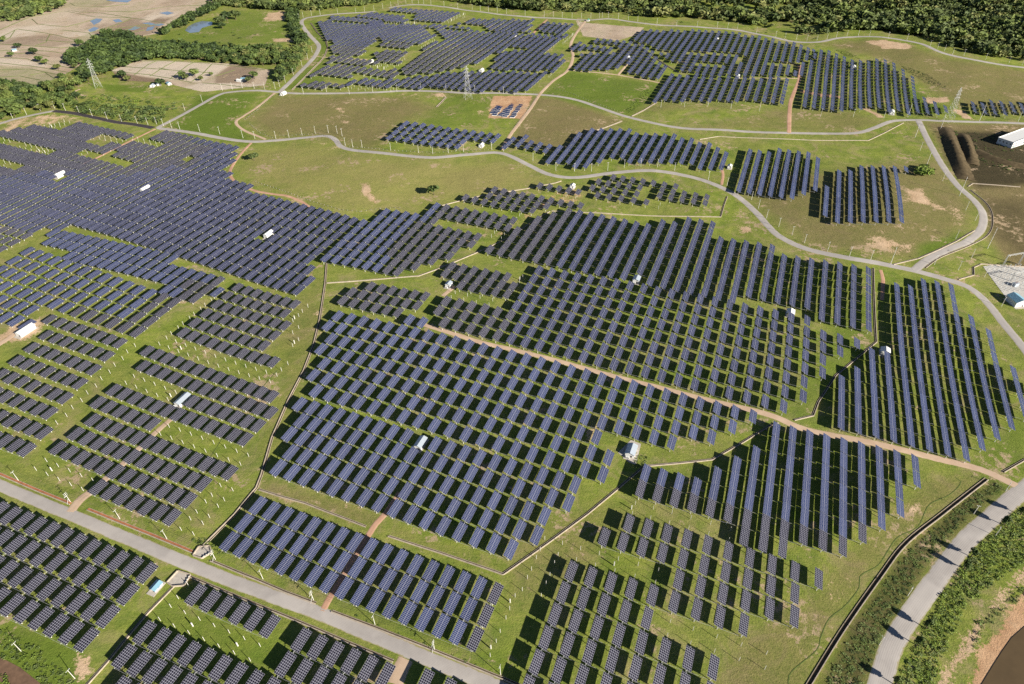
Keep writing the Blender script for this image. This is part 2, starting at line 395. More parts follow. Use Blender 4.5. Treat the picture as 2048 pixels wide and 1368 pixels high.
    br = ramp(n, fine, [(.3, (.135, .112, .046)), (.7, (.255, .195, .098))])
    g = mix(n, zf(A[0]), g, br)
    ad = n.nodes.new('ShaderNodeAttribute'); ad.attribute_name = 'zone_d'
    g = mix(n, zf(ad.outputs['Fac'], 1.1, patchy), g, ramp(n, fine, [(.3, (.210, .200, .062)), (.7, (.330, .290, .105))]))
    g = mix(n, zf(A[2]), g, ramp(n, fine, [(.3, (.075, .125, .014)), (.7, (.150, .205, .030))]))
    g = mix(n, zf(B[0]), g, ramp(n, fine, [(.35, (.028, .026, .014)), (.7, (.095, .066, .040))]))
    soil = ramp(n, mid, [(.3, (.42, .28, .17)), (.7, (.62, .45, .30))])
    stp = ramp(n, zf(A[1], 1.7), [(.38, (0, 0, 0)), (.6, (1, 1, 1))])
    g = mix(n, stp, g, soil)
    st2 = ramp(n, zf(B[1], 1.5), [(.38, (0, 0, 0)), (.6, (1, 1, 1))])
    g = mix(n, st2, g, ramp(n, mid, [(.3, (.40, .22, .12)), (.7, (.58, .38, .23))]))
    pad = ramp(n, big, [(.35, (.34, .25, .185)), (.5, (.50, .39, .30)), (.62, (.42, .35, .24))])
    pad = mix(n, mth(n, 'MULTIPLY', fine, .5), pad, (.46, .37, .27))
    pad = mix(n, ramp(n, mid, [(.55, (0, 0, 0)), (.7, (.5, .5, .5))]), pad, (.22, .22, .09))
    pad = mix(n, C_[0], pad, mix(n, mid, (.50, .41, .32), (.60, .51, .41)))
    pad = mix(n, C_[1], pad, mix(n, mid, (.19, .125, .08), (.27, .20, .15)))
    pad = mix(n, mth(n, 'MULTIPLY', C_[2], mid, ), pad, (.17, .21, .06))
    g = mix(n, ramp(n, zf(B[2], .5), [(.4, (0, 0, 0)), (.6, (1, 1, 1))]), g, pad)
    # small bare spots
    g = mix(n, ramp(n, mth(n, 'MULTIPLY', noise(n, .16, 4, .7, p), noise(n, .021, 2, .5, p)), [(.33, (0, 0, 0)), (.38, (.85, .85, .85))]), g, (.42, .31, .20))
    lk(n, mix(n, mth(n, 'MULTIPLY', ff, .35), g, mix(n, .5, g, (.05, .08, .015))), b.inputs['Base Color'])
    b.inputs['Roughness'].default_value = .95; b.inputs['Specular IOR Level'].default_value = .08
    bu = n.nodes.new("ShaderNodeBump"); bu.inputs['Strength'].default_value = .6; bu.inputs['Distance'].default_value = .7
    lk(n, mth(n, 'ADD', noise(n, 1.1, 5, .7, p), mth(n, 'MULTIPLY', mid, 2.0)), bu.inputs['Height']); lk(n, bu.outputs[0], b.inputs['Normal'])
    me = np_mesh('ground', V, F, m, attr={'zone_a': c1, 'zone_b': c2, 'zone_c': c3, 'zone_d': c4}, smooth=True)
    tag(link(bpy.data.objects.new('ground', me)), kind='structure')
build_ground()

# ------------------------------------------------------------------ roads and tracks
ROADS = []
def road(name, pts, width, m, lift, w2=None, jit=.25, smooth=True):
    c = spline(G(*pts), 4.0) if smooth else resample(G(*pts), 4.0)
    nrm = normals(c); n = len(c); w2 = width if w2 is None else w2
    W = np.linspace(width, w2, n); k = 7; t = np.linspace(-1, 1, k)
    r = np.random.RandomState(len(pts) * 7 + int(pts[0][0]) % 97); j = np.zeros((n, k)); j[:, 0] = r.uniform(-jit, jit, n); j[:, -1] = r.uniform(-jit, jit, n)
    off = t[None] * W[:, None] / 2 + j
    P = c[:, None, :] + nrm[:, None, :] * off[:, :, None]
    Z = terr(P[..., 0], P[..., 1]) + lift; Z[:, 0] -= lift + .05; Z[:, -1] -= lift + .05
    V = np.concatenate([P, Z[..., None]], 2).reshape(-1, 3); idx = np.arange(n * k).reshape(n, k)
    F = np.stack([idx[:-1, :-1], idx[:-1, 1:], idx[1:, 1:], idx[1:, :-1]], 2).reshape(-1, 4)[:, ::-1]
    me = np_mesh(name, V, F, m, attr={'across': np.tile(t, n)}, smooth=True)
    ROADS.append((c, width))
    return tag(link(bpy.data.objects.new(name, me)), kind='structure')
road('road', [(-60,945),(0,971),(60,996),(140,1029),(250,1075),(375,1127),(512,1180),(662,1236),(762,1278),(887,1330),(975,1366),(1080,1412)], 9.3, MT['road'], .16)
road('road', [(1735,1440),(1760,1368),(1786,1288),(1828,1221),(1871,1161),(1926,1088),(1981,1036),(2040,985),(2110,935)], 12.5, MT['road'], .16)
road('road', [(2110,790),(2055,706),(2011,652),(1973,604),(1936,574),(1886,557),(1828,541),(1761,527),(1686,514),(1611,497),(1561,474),(1536,452),(1511,424),(1474,392),(1424,367),(1374,352),(1299,341),(1224,346),(1149,355),(1099,349),(1055,329),(1000,306),(937,309),(862,315),(774,307),(712,301),(682,293),(670,279),(652,272),(612,275),(549,281),(497,283),(437,275),(362,262),(315,256)], 9.0, MT['road'], .16)
road('road', [(1836,240),(1853,275),(1881,325),(1916,372),(1948,401),(1966,428),(1962,458),(1936,482),(1898,498),(1860,516),(1828,541)], 9.5, MT['road'], .20)
road('road', [(2120,250),(2048,247),(1960,244),(1886,242),(1836,240),(1786,242),(1748,256),(1711,266),(1636,267),(1536,265),(1449,260),(1374,257),(1311,247),(1249,232),(1199,215),(1161,202),(1124,194),(1074,189),(1024,187),(937,186),(824,181.5),(737,185),(612,187),(555,184),(512,181),(462,184),(437,190),(400,210),(362,231),(325,250),(315,256)], 8.6, MT['road'], .12)
road('road', [(559,184),(587,157),(619,125),(634,105),(637,90),(619,70),(604,49),(608,38),(637,32),(737,24),(787,14),(824,9.5),(874,12),(937,21),(1024,31),(1099,36),(1174,40),(1224,38),(1299,48),(1399,54),(1474,60),(1536,72),(1586,83),(1636,84),(1686,75),(1761,74),(1836,86),(1886,106),(1961,122),(2048,135),(2130,143)], 9.5, MT['road'], .15)
road('road', [(107,222),(75,228),(30,238),(0,247),(-60,262)], 9.0, MT['road'], .12)
road('asphalt_road', [(307,256),(262,248),(225,243),(175,232),(150,227),(107,222)], 11.0, MT['asphalt'], .2)
road('dirt_track', [(838,646),(870,656),(952,682),(1024,699),(1149,731),(1274,764),(1399,796),(1536,829),(1611,859),(1736,884),(1861,914),(1961,939),(2040,975)], 5.6, MT['dirt'], .13, 7.0)
road('dirt_track', [(1171,42),(1149,72),(1141,92),(1146,112),(1136,140),(1106,162),(1081,187),(1061,217),(1036,250),(1022,268),(1002,300)], 6.0, MT['dirt'], .22)
road('dirt_track', [(1136,140),(1180,144),(1236,150),(1280,158),(1321,166)], 4.5, MT['dirt'], .18)
road('dirt_track', [(1236,150),(1248,136),(1259,122)], 4.5, MT['dirt'], .2)
road('dirt_track', [(549,186),(512,216),(487,232),(472,244),(487,260),(532,279)], 5.0, MT['dirt'], .2)
road('dirt_track', [(502,286),(480,310),(462,337),(462,354),(480,369),(512,382),(545,388),(574,392),(604,404),(622,417)], 4.5, MT['reddirt'], .2)
road('dirt_track', [(310,258),(250,287),(195,315),(150,336)], 4.5, MT['reddirt'], .2)
road('dirt_track', [(1578,266),(1580,212),(1586,190),(1598,160),(1600,130)], 6.5, MT['reddirt'], .2)
road('dirt_track', [(1598,157),(1536,156),(1480,156)], 3.5, MT['dirt'], .16)
road('dirt_track', [(140,1024),(160,1000),(180,985),(215,955),(246,928),(278,897),(306,870),(325,853),(344,836)], 8.0, MT['dirt'], .16, 5.0)
road('dirt_track', [(645,1222),(660,1194),(668,1182),(700,1128),(732,1078),(750,1050),(772,1026),(800,985)], 4.6, MT['reddirt'], .16)
road('dirt_track', [(-20,700),(15,678),(45,655)], 6.0, MT['dirt'], .14)
road('dirt_track', [(790,1368),(805,1330),(812,1318)], 10.0, MT['dirt'], .14)
road('dirt_track', [(885,592),(900,580),(910,573)], 5.0, MT['dirt'], .14)
road('dirt_track', [(1443,370),(1446,348),(1440,330)], 4.0, MT['reddirt'], .14)
road('dirt_track', [(632,113),(660,115),(700,117),(735,119)], 3.5, MT['dirt'], .16)
road('dirt_track', [(1064,70),(1076,56),(1094,39)], 5.0, MT['reddirt'], .16)
road('dirt_track', [(160,178),(148,185),(172,192)], 4.5, MT['dirt'], .16)
road('dirt_track', [(1761,540),(1766,560),(1764,600)], 4.0, MT['reddirt'], .14)

# ------------------------------------------------------------------ solar tables
YAW = -0.38685
EV = np.array([cos(YAW), sin(YAW)]); SV = np.array([sin(YAW), -cos(YAW)])      # along a row / along a column
HT, TW, TL, TILT = 4.7, 5.8, 13.1, radians(22)
# block -> (axis height, table width, table length, tilt in degrees)
DIM = {k: (4.0, 6.1, 12.0, 18) for k in ('X', 'YR', 'YL', 'Z')}
DIM.update({'W': (4.0, 6.3, 15.6, 20), 'V1': (4.0, 6.2, 14.6, 18), 'V2': (4.0, 6.4, 14.2, 18), 'K': (4.6, 6.1, 13.9, 24), 'LB': (4.8, 5.8, 13.2, 21),
            'RX': (4.9, 6.0, 14.5, 26), 'RB': (4.9, 5.6, 13.3, 24), 'R1': (4.8, 5.7, 15.4, 24), 'CL': (4.8, 6.0, 13.5, 26), 'CU': (4.8, 6.1, 13.3, 26), 'UL': (4.8, 6.1, 13.6, 26),
            'UT': (4.8, 6.1, 14.6, 26), 'M1': (4.7, 5.8, 13.5, 20), 'P1': (4.7, 5.8, 14.6, 22), 'P3': (4.7, 5.8, 14.5, 22), 'P4': (4.7, 5.8, 14.5, 22), 'P5': (4.7, 5.8, 15.6, 22)})
def dim(b): return DIM.get(b['name'], (4.6, 6.1, 13.6, 21) if b['name'][0] == 'F' else (4.6, 5.8, 13.1, 21))
def q(c, r, *pts): return [(512 * c + x / 4, 342 * r + y / 4) for x, y in pts]
def z6(ox, oy, *pts): return [(ox + x / 5.988, oy + y / 5.988) for x, y in pts]
# name, phrase for labels, nominal pitch E, S, observed table centres, outlines, holes, kind rule
BL = []
def block(name, phrase, pe, ps, obs, polys, holes=(), kind='blue', alt=None, alt_polys=(), stubs=(), ske=0.0, one=False):
    BL.append(dict(ske=ske, one=one, name=name, phrase=phrase, pe=pe, ps=ps, obs=obs, polys=polys, holes=holes, kind=kind, alt=alt, alt_polys=alt_polys, stubs=stubs))
block('LB','corner field',12.0,15.0,
 q(0,3,(180,65),(285,105),(395,145),(500,190),(610,240),(715,290),(830,335),(940,385),(1060,430),(1175,480),(120,250),(225,300),(335,345),(445,395),(555,445),(670,495),(790,545),(905,595),(1025,645),(165,505),(270,560),(390,610),(510,660),(625,715),(740,770),(865,825),(95,740),(210,790),(325,845),(450,900),(570,955),(690,1010)),
 [[(-80,980),(0,1002),(322,1130),(305,1160),(282,1188),(242,1228),(205,1262),(182,1300),(150,1298),(-80,1205)]],kind='dark')
block('LC','field by the drain',12.6,15.0,
 q(0,3,(1565,650),(1685,700),(1800,750),(1915,805),(1155,960),(1270,1010),(1395,1070),(1510,1125),(1630,1180),(1765,1240),(1890,1290),(995,1150),(1110,1210),(1235,1265),(1370,1320))+q(1,3,(110,910)),
 [[(378,1195),(383,1172),(556,1243),(552,1272),(378,1208)],[(272,1268),(285,1248),(532,1350),(532,1430),(180,1430),(232,1305)]],kind='dark',
 stubs=[[(335,1198),(372,1182),(560,1262),(552,1290),(520,1330),(420,1290),(300,1238),(310,1225)]])
block('LD','field south of the lower road',13.2,15.2,
 q(1,3,(365,1015),(490,1065),(625,1130),(760,1185),(895,1245),(1035,1290),(235,1210),(365,1270),(510,1325)),
 [[(590,1278),(598,1258),(785,1335),(775,1430),(495,1430),(540,1345),(556,1325),(575,1308)]],kind='dark')
block('LE','cut-off lower field',13.2,15.2, q(1,3,(1350,1350),(1490,1400)), [[(838,1352),(845,1340),(1010,1400),(1000,1430),(820,1430)]],kind='dark')
block('M1','strip above the lower road',11.0,15.0,
 q(1,3,(330,70),(450,110),(560,145),(675,190),(795,235),(910,280),(1030,325),(1150,370),(1275,415),(1400,460),(1525,505),(1655,550),(1785,600),(1915,640),(120,165),(235,210),(345,255),(455,300),(570,345),(690,390),(810,435),(930,480),(1055,530),(1180,575),(1310,625),(1435,675),(1570,720),(1700,770),(1835,820),(1760,1005))+z6(342,930,(1045,490),(1200,545),(1370,605),(700,910),(860,985),(1030,1055)),
 [[(512,994),(522,992),(1012,1165),(1010,1200),(992,1245),(965,1300),(930,1295),(440,1106),(443,1078),(472,1036),(500,1004)]],kind='blue',alt='dark',alt_polys=[[(975,1160),(1020,1170),(970,1310),(925,1290)]],
 stubs=[[(1000,1190),(1030,1200),(985,1310),(960,1300),(985,1250)]])
RBROWS = q(2,3,(460,460),(630,510),(795,560),(960,615),(1130,665),(1305,715),(1490,770),(1665,830),(1850,885),(400,630),(570,685),(740,735),(910,795),(1085,850),(335,805),(510,860),(680,915),(860,975),(1040,1035),(1220,1095),(1405,1155),(1600,1220),(270,990),(445,1050),(620,1110),(805,1170),(985,1230),
 (1345,545),(1525,600),(1690,650),(1875,705),(730,200),(890,240),(1220,335),(1380,385),(1555,430),(1730,480),(1900,530),(955,75),(1095,115),(1240,150),(1385,195),(1535,235),(1690,275),(1840,320))
block('RB','field beside the curved road',12.9,15.0, RBROWS+q(3,3,(210,640),(195,815),(430,530),(600,260),(755,150)),
 [[(1128,1128),(1160,1118),(1190,1060),(1245,1062),(1252,1030),(1480,1086),(1525,1100),(1660,1168),(1645,1175),(1608,1165),(1612,1240),(1580,1244),(1505,1225),(1505,1262),(1470,1262),(1345,1222),(1322,1210),(1312,1250),(1325,1278),(1442,1318),(1440,1345),(1445,1420),(1030,1420),(1062,1305)]],
 holes=[[(1120,1080),(1335,1140),(1335,1167),(1300,1160),(1120,1108)]],kind='dark',
 stubs=[[(1075,1075),(1140,1085),(1335,1140),(1335,1167),(1300,1162),(1130,1110),(1100,1160),(1080,1200),(1050,1260),(1020,1300),(1010,1290)],[(1268,998),(1320,1008),(1420,1042),(1475,1056),(1485,1085),(1260,1028)],[(1318,1220),(1345,1228),(1500,1268),(1560,1290),(1540,1368),(1450,1330),(1325,1275)]])
block('RX','tall columns below the gravel track',11.7,15.0,
 q(3,3,(105,430),(270,490),(430,530),(600,260),(755,150),(910,60))+q(2,2,(1035,1170),(1170,1210),(1305,1250),(1445,1290)),
 [[(1265,992),(1270,958),(1308,930),(1400,952),(1430,928),(1495,893),(1530,875),(1560,848),(1600,846),(1700,865),(1842,905),(1848,970),(1810,998),(1778,1060),(1738,1082),(1700,1110),(1600,1100),(1525,1098),(1480,1080),(1476,1054),(1425,1040),(1385,1025),(1320,1005)]],kind='blue',alt='dark',
 alt_polys=[[(1260,965),(1300,968),(1400,1000),(1560,1040),(1700,1060),(1745,1050),(1745,1180),(1200,1180)]])
block('R1','columns along the right edge',11.9,15.1,
 q(3,2,(590,640),(725,670),(860,700),(1000,735),(1145,775),(1290,810),(1435,850),(1585,885))+[(1700+x/8,680+y/8) for x,y in ((835,145),(848,330),(865,520),(885,710),(905,905),(925,1100))],
 [[(1670,858),(1672,782),(1698,735),(1730,714),(1752,702),(1782,705),(1783,560),(1916,568),(1930,628),(1960,634),(1974,655),(2000,662),(2012,738),(2070,755),(2070,830),(2036,862),(1990,890),(1950,928),(1890,918),(1740,885)]],kind='blue')
block('CL','central field below the grass lane',11.95,14.6,
 q(1,2,(185,1000),(295,1035),(405,1080),(520,1120),(635,1160),(750,1200),(870,1245),(990,1285),(345,495),(455,525),(770,620),(985,685),(1090,710),(1200,750),(355,625),(465,655),(570,695),(690,730),(795,765),(905,800),(1010,830),(1125,865),(1240,900),(265,735),(370,770),(485,810),(590,845),(700,880),(275,890),(385,920),(500,960),(610,995),(725,1035))+q(2,2,(110,1025),(240,1070),(370,1110),(510,1150),(185,1190),(320,1235),(455,1285))+q(1,3,(1230,20),(1365,65),(1500,100),(1770,190),(1905,240),(2040,290)),
 [[(584,792),(592,794),(815,868),(1022,924),(1150,962),(1172,965),(1150,1005),(1130,1030),(1075,1090),(1040,1118),(1010,1125),(900,1075),(810,1045),(745,1020),(640,985),(548,958),(543,932),(556,915),(566,905),(560,880),(564,865),(585,842),(582,812)]],
 holes=[[(826,868),(855,868),(858,895),(830,900)]])
block('CU','central field below the gravel track',12.4,14.6,
 q(1,2,(490,390),(600,425),(940,525),(1060,555),(1175,590),(1295,625),(1420,665),(545,170))+q(1,1,(650,1155),(750,1180),(860,1205),(960,1225),(1260,1295),(1370,1310),(1480,1340),(580,1235),(680,1260),(785,1290),(890,1310),(985,1330))+q(2,2,(110,130),(235,155),(345,190),(470,230),(590,255),(715,290),(845,325),(965,360),(1100,395),(1230,425),(1365,455),(1510,485),(1650,525),(1785,565),(1920,600),(1755,680),(1625,630),(1590,750),(1480,600),(1450,715),(1345,560),(1320,675),(1200,530),(1170,640),(1135,760),(1070,495),(1035,605),(930,470),(895,575),(805,430),(770,540),(680,395),(640,500),(600,610),(550,730),(490,850),(435,970),(550,370),(505,460),(465,570),(410,680),(350,810),(300,930),(630,885)),
 [[(652,612),(840,642),(915,662),(1060,700),(1200,738),(1350,780),(1522,826),(1518,848),(1478,870),(1436,890),(1398,886),(1352,904),(1310,892),(1240,876),(1200,868),(1188,882),(1195,900),(1238,912),(1218,966),(1150,952),(1022,910),(815,850),(606,792),(618,782),(614,755),(632,728),(626,700),(648,680),(642,655),(658,634)]])
block('UL','upper field above the gravel track',12.1,14.6,
 q(2,1,(210,785),(310,805),(410,820),(515,840),(620,860),(730,880),(840,895),(950,915),(1065,940),(1170,960),(1285,975),(1390,990),(1510,1015),(1625,1040),(1745,1075),(1860,1100),(1970,1130),(170,870),(280,890),(380,905),(590,945),(700,965),(810,985))+q(2,2,(215,25),(330,60),(455,85),(580,120),(705,145),(830,175),(955,205),(1080,240),(1205,275),(1330,305),(1460,340),(1600,365),(1740,400),(1865,430))+q(1,1,(1535,1045),(1630,1065),(1725,1085),(1820,1110),(1910,1130),(1475,1110),(1575,1130),(1675,1155),(1765,1180),(1860,1190),(1420,1185),(1515,1210),(1610,1235),(1710,1250),(1810,1280),(1920,1305)),
 [[(1062,528),(1250,561),(1400,588),(1530,616),(1640,647),(1702,661),(1752,673),(1748,705),(1682,702),(1655,760),(1612,792),(1572,828),(1535,824),(1400,790),(1250,748),(1100,707),(1000,682),(900,658),(843,644),(858,620),(884,590),(900,588),(1000,610),(1022,610),(1036,590),(1048,560)]],
 kind='grey',alt='dark',alt_polys=[[(830,560),(1028,600),(1010,700),(830,680)]],
 stubs=[[(1035,555),(1058,530),(1040,575),(1022,606),(1012,600)],[(880,590),(1000,600),(1000,612),(895,592)]])
block('US','small dark field by the inverter house',12.1,14.6,
 q(1,1,(1650,780),(1745,800),(1835,815),(1920,830),(1605,830),(1695,850),(1785,870),(1955,890),(1645,910),(1735,930),(1825,950),(1920,970),(2015,985)),
 [[(898,534),(912,526),(1036,545),(1030,572),(1020,598),(960,590),(912,578),(906,562),(885,556)]],kind='dark')
block('UT','upper field of tall columns',12.0,15.0,
 q(2,1,(95,690),(190,715),(285,730),(385,745),(480,760),(585,775),(690,795),(800,810),(895,835),(1120,860),(1220,885),(1330,905),(1440,930),(1550,950),(1665,980),(1775,1010),(1890,1040),(2010,1065))+q(3,1,(80,1090),(305,1140),(425,1170),(545,1205),(665,1240)),
 [[(960,510),(966,494),(1005,482),(1052,445),(1095,425),(1130,416),(1225,430),(1300,446),(1322,434),(1425,446),(1442,470),(1530,480),(1560,500),(1740,534),(1750,665),(1702,656),(1640,642),(1530,613),(1400,585),(1250,558),(1062,524),(1020,517)]],
 holes=[[(1264,545),(1284,547),(1282,566),(1262,564)],[(1566,607),(1592,612),(1590,636),(1564,630)]],
 kind='grey',one=True,alt='dark',alt_polys=[[(950,520),(960,480),(1120,410),(1145,420),(1105,530),(1040,520)]])
block('DK','dark field below the long drain',12.1,15.0,
 q(1,1,(915,920),(1005,940),(1090,955),(1180,970),(1265,990),(1350,1005),(765,970),(850,985),(935,1005),(1020,1020),(1110,1040),(1200,1050),(1290,1070),(700,1030),(785,1055),(870,1075),(960,1095),(1045,1110),(1135,1130),(1235,1150)),
 [[(690,576),(728,574),(730,560),(738,560),(865,586),(848,606),(840,634),(820,640),(664,612),(672,592)]],kind='dark')
block('K','field in the middle of the farm',12.2,14.9,
 q(1,1,(645,700),(725,715),(810,740),(885,755),(970,775),(1105,735),(1190,755),(1045,705),(1330,695),(1460,655),(1600,625),(1650,560),(1770,525),(1390,440),(1465,460),(1535,475),(1615,490),(1695,500),(1440,285),(1510,300),(1670,325),(1750,340),(1825,355),(1900,370),(1980,385),(1320,320),(1395,330),(1470,340),(1550,355),(1625,370),(1705,380),(1785,395),(1860,415),(1940,435)),
 [[(642,526),(655,510),(762,412),(838,424),(870,400),(905,406),(1048,440),(1036,464),(1020,462),(960,466),(965,478),(940,492),(922,508),(882,518),(852,528),(812,545),(755,548)]],
 holes=[[(880,436),(1000,457),(1012,480),(966,466),(880,446)]],kind='blue',alt='dark',
 alt_polys=[[(756,560),(770,520),(800,480),(830,445),(860,435),(885,420),(876,405),(900,400),(1060,440),(960,520),(800,560)]],
 stubs=[[(876,436),(1000,457),(1025,470),(1015,485),(966,466),(880,446)]])
block('GA','small dark field under the long drain',12.2,14.9,
 z6(880,340,(765,255),(870,280),(985,300),(1095,320),(1210,345),(1325,360),(1450,385),(1565,405),(1685,425),(590,300),(700,320),(825,350),(935,365),(1045,390),(1165,405),(1280,430),(305,335),(420,350),(530,375),(645,395),(760,420),(870,445),(990,460),(1110,480)),
 [[(918,402),(930,388),(962,388),(985,378),(1010,374),(1080,385),(1172,408),(1165,418),(1130,410),(1100,415),(1080,426),(1055,428),(990,414)]],kind='dark',
 stubs=[[(918,408),(925,402),(1050,430),(1045,440)]])
block('GB','short dark row beside the bend',12.2,14.9, z6(880,340,(1200,180),(1310,205),(1425,225),(1540,240),(1660,260)),
 [[(1072,376),(1078,362),(1165,378),(1160,390)]],kind='dark',stubs=[[(1070,378),(1160,392),(1150,402),(1080,388)]])
block('GC','dark field inside the road bend',13.0,17.6,
 q(2,1,(680,85),(770,95),(655,130),(745,140),(830,155),(915,165),(1000,175),(880,60),(965,70),(1050,85),(1135,95),(1220,110),(1305,120),(685,195),(765,205),(850,215),(930,230),(1010,240),(1090,250)),
 [[(1178,382),(1185,358),(1225,350),(1260,350),(1362,368),(1358,377),(1296,376),(1280,386),(1303,398),(1300,412),(1185,398)]],kind='dark',stubs=[[(1185,400),(1300,414),(1340,412),(1340,422),(1240,415),(1190,410)]])
block('GD','dark rows inside the road bend',13.0,15.4,
 q(2,1,(1200,150),(1285,165),(1380,180),(1470,195),(1560,205),(1185,195),(1270,210),(1360,225),(1455,240),(1545,255)),
 [[(1314,396),(1320,376),(1340,372),(1422,388),(1416,414),(1314,398)]],kind='dark')
block('P1','blue field beside the meadow',12.6,17.6,
 q(1,0,(1200,985),(1265,990),(1330,1010),(1400,1015),(1470,1025),(1535,1035),(1600,1045),(1665,1055),(1735,1060),(1800,1070),(1870,1080),(1935,1090),(1120,1060),(1070,1095),(1140,1105),(1200,1115),(1270,1125),(1340,1135),(1410,1145),(1480,1150)),
 [[(770,278),(806,240),(1004,268),(996,284),(985,290),(958,286),(945,284),(930,294),(905,300),(765,282)]],kind='blue')
block('P2','small blue field by the dirt track',12.4,14.9, q(2,0,(10,1110),(80,1130),(150,1140),(225,1155),(300,1170)), [[(1003,294),(1012,272),(1040,270),(1108,288),(1092,306),(1070,302)]],kind='blue')
block('P3','blue columns above the road bend',12.6,14.9,
 q(2,0,(385,1280),(455,1290),(530,1295),(605,1290),(715,1275)),
 [[(1080,328),(1090,315),(1128,288),(1160,262),(1200,258),(1250,258),(1300,268),(1325,264),(1420,285),(1455,298),(1452,336),(1435,342),(1380,332),(1300,325),(1222,320),(1180,332)]],kind='blue',one=True)
block('P4','short columns west of the knoll',12.0,14.8, q(3,1,(20,180),(100,185),(190,195),(275,195)), [[(1472,385),(1486,298),(1636,303),(1636,382),(1615,394),(1560,394),(1500,388)]],kind='blue')
block('P5','columns on the brown knoll',12.7,16.0, q(3,1,(660,380),(760,385),(865,385),(965,385),(1070,380)), [[(1646,436),(1658,345),(1700,336),(1814,335),(1814,446),(1692,444)]],kind='blue',one=True)
block('YL','left field with grass lanes',12.3,17.2,
 z6(0,580,(710,385),(840,430),(1080,510),(1200,550),(1315,590),(1440,635),(550,535),(675,575),(795,620),(915,660),(1040,705),(1165,745),(1290,790),(385,685),(510,730),(630,775),(755,820),(880,860),(1000,910),(1120,955),(210,850),(330,895),(455,940),(580,985),(705,1025),(830,1070),(955,1115),(140,1055),(265,1100),(390,1150),(515,1195),(640,1240),(770,1290))+q(0,2,(400,570),(315,535),(135,465),(270,700),(85,620),(130,835)),
 [[(-60,905),(-60,745),(-10,738),(20,712),(48,688),(75,662),(102,632),(125,632),(262,678),(258,694),(230,722),(202,750),(174,778),(146,808),(116,838),(84,872),(50,908),(20,905)]],kind='dark',
 stubs=[[(262,690),(280,698),(60,925),(40,915)]], ske=3.3)
block('YR','left field crossed by a dirt strip',12.1,17.0,
 q(0,2,(1175,70),(1255,100),(1340,130),(1420,165),(1505,195),(1665,255),(1750,280),(1920,340),(2000,370),(1150,190),(1235,220),(1315,250),(1480,310),(1560,345),(1645,380),(1725,410),(1810,440),(1895,470),(1630,500),(1715,535),(1800,570),(1890,600),(1975,640),(905,385),(1085,450),(1165,480),(1335,545),(1420,575),(1515,610),(1610,645),(1695,680),(1780,715),(1955,760),(790,480),(870,515),(955,550),(1040,580),(1130,615),(1215,655),(745,620),(835,660),(920,690),(1090,760),(1380,860),(1470,900),(1560,935),(1650,970),(1745,1005),(1840,1045),(610,735),(700,770),(875,840),(960,880),(1060,920),(1150,960),(1620,1140),(470,855),(560,895),(645,935),(745,975),(1210,1160),(1310,1195),(1500,1270),(785,1160),(880,1205),(1080,1280),(1180,1320)),
 [[(272,742),(286,690),(312,688),(572,776),(545,822),(534,862),(505,854),(374,812),(372,782)],[(212,785),(224,768),(512,862),(500,888),(480,886),(212,796)],[(183,806),(198,792),(318,842),(314,860),(295,860)],
  [(170,845),(184,826),(478,938),(472,958),(428,965),(416,988),(392,992),(385,1014),(362,1018),(352,1052),(330,1052),(184,988),(186,955),(103,916),(103,892),(138,862)]],
 kind='dark',stubs=[[(245,765),(272,745),(365,780),(362,800),(340,795)],[(325,858),(480,892),(505,892),(480,945),(330,872)],[(438,960),(486,965),(405,1082),(350,1060),(398,1010)],[(62,950),(100,918),(180,955),(178,985),(120,980)]])
block('X','dark field above the post strip',12.1,15.3,
 z6(342,560,(790,90),(910,125),(1025,160),(1135,195),(1250,225),(1480,290),(670,185),(910,255),(1020,290),(1140,325),(1255,360),(1370,395),(560,275),(785,360),(900,400),(1015,435),(1130,480),(1250,515),(1365,545),(425,390),(540,430),(655,475),(770,510),(885,550),(1005,585),(1245,655),(290,505),(400,550),(640,625),(750,670),(870,715),(990,745),(1115,780),(145,630),(265,670),(385,725),(615,790),(860,870),(985,910),(1110,950),(1235,985)),
 [[(354,670),(380,646),(404,626),(426,606),(446,590),(462,572),(475,564),(602,602),(600,614),(588,636),(585,657),(566,674),(545,695),(540,708),(566,722),(556,738),(535,734),(354,678)]],kind='dark',
 stubs=[[(340,690),(555,745),(565,735),(585,725),(570,765),(545,768),(340,705)],[(590,606),(628,612),(605,650),(590,700),(560,712),(590,655)],[(340,660),(448,575),(462,565),(458,575),(352,672)],[(310,700),(350,665),(345,680),(325,705)]])
block('V2','left field above the inverter house',15.0,15.3,
 z6(0,580,(1650,500),(1505,450),(1360,400),(1215,350),(1080,300),(930,250),(800,205),(670,165),(545,120),(370,240),(245,200),(120,160),(190,370),(70,325))+q(0,1,(1390,1055),(1300,1125),(1205,1200),(1105,1280)),
 [[(64,497),(122,521),(372,603),(362,615),(332,642),(302,667),(280,682),(262,676),(85,614),(80,626),(52,652),(30,658),(-60,640),(-60,555),(-20,535)]],kind='blue',alt='dark',alt_polys=[[(300,590),(372,600),(270,700),(130,640),(150,620),(240,648)]])
block('V1','left field between the grass lanes',12.1,15.3, q(0,1,(1745,880),(1660,935),(1580,1000)),
 [[(64,492),(108,464),(270,494),(352,520),(455,562),(452,578),(398,607),(372,600),(122,518)]],kind='blue',alt='dark',alt_polys=[[(385,555),(460,560),(400,615),(345,600)]])
block('Z','dark patch at the left edge',12.1,15.3, q(0,1,(150,500),(60,560)), [[(-60,438),(5,449),(76,465),(60,478),(0,504),(-60,530)]],kind='dark')
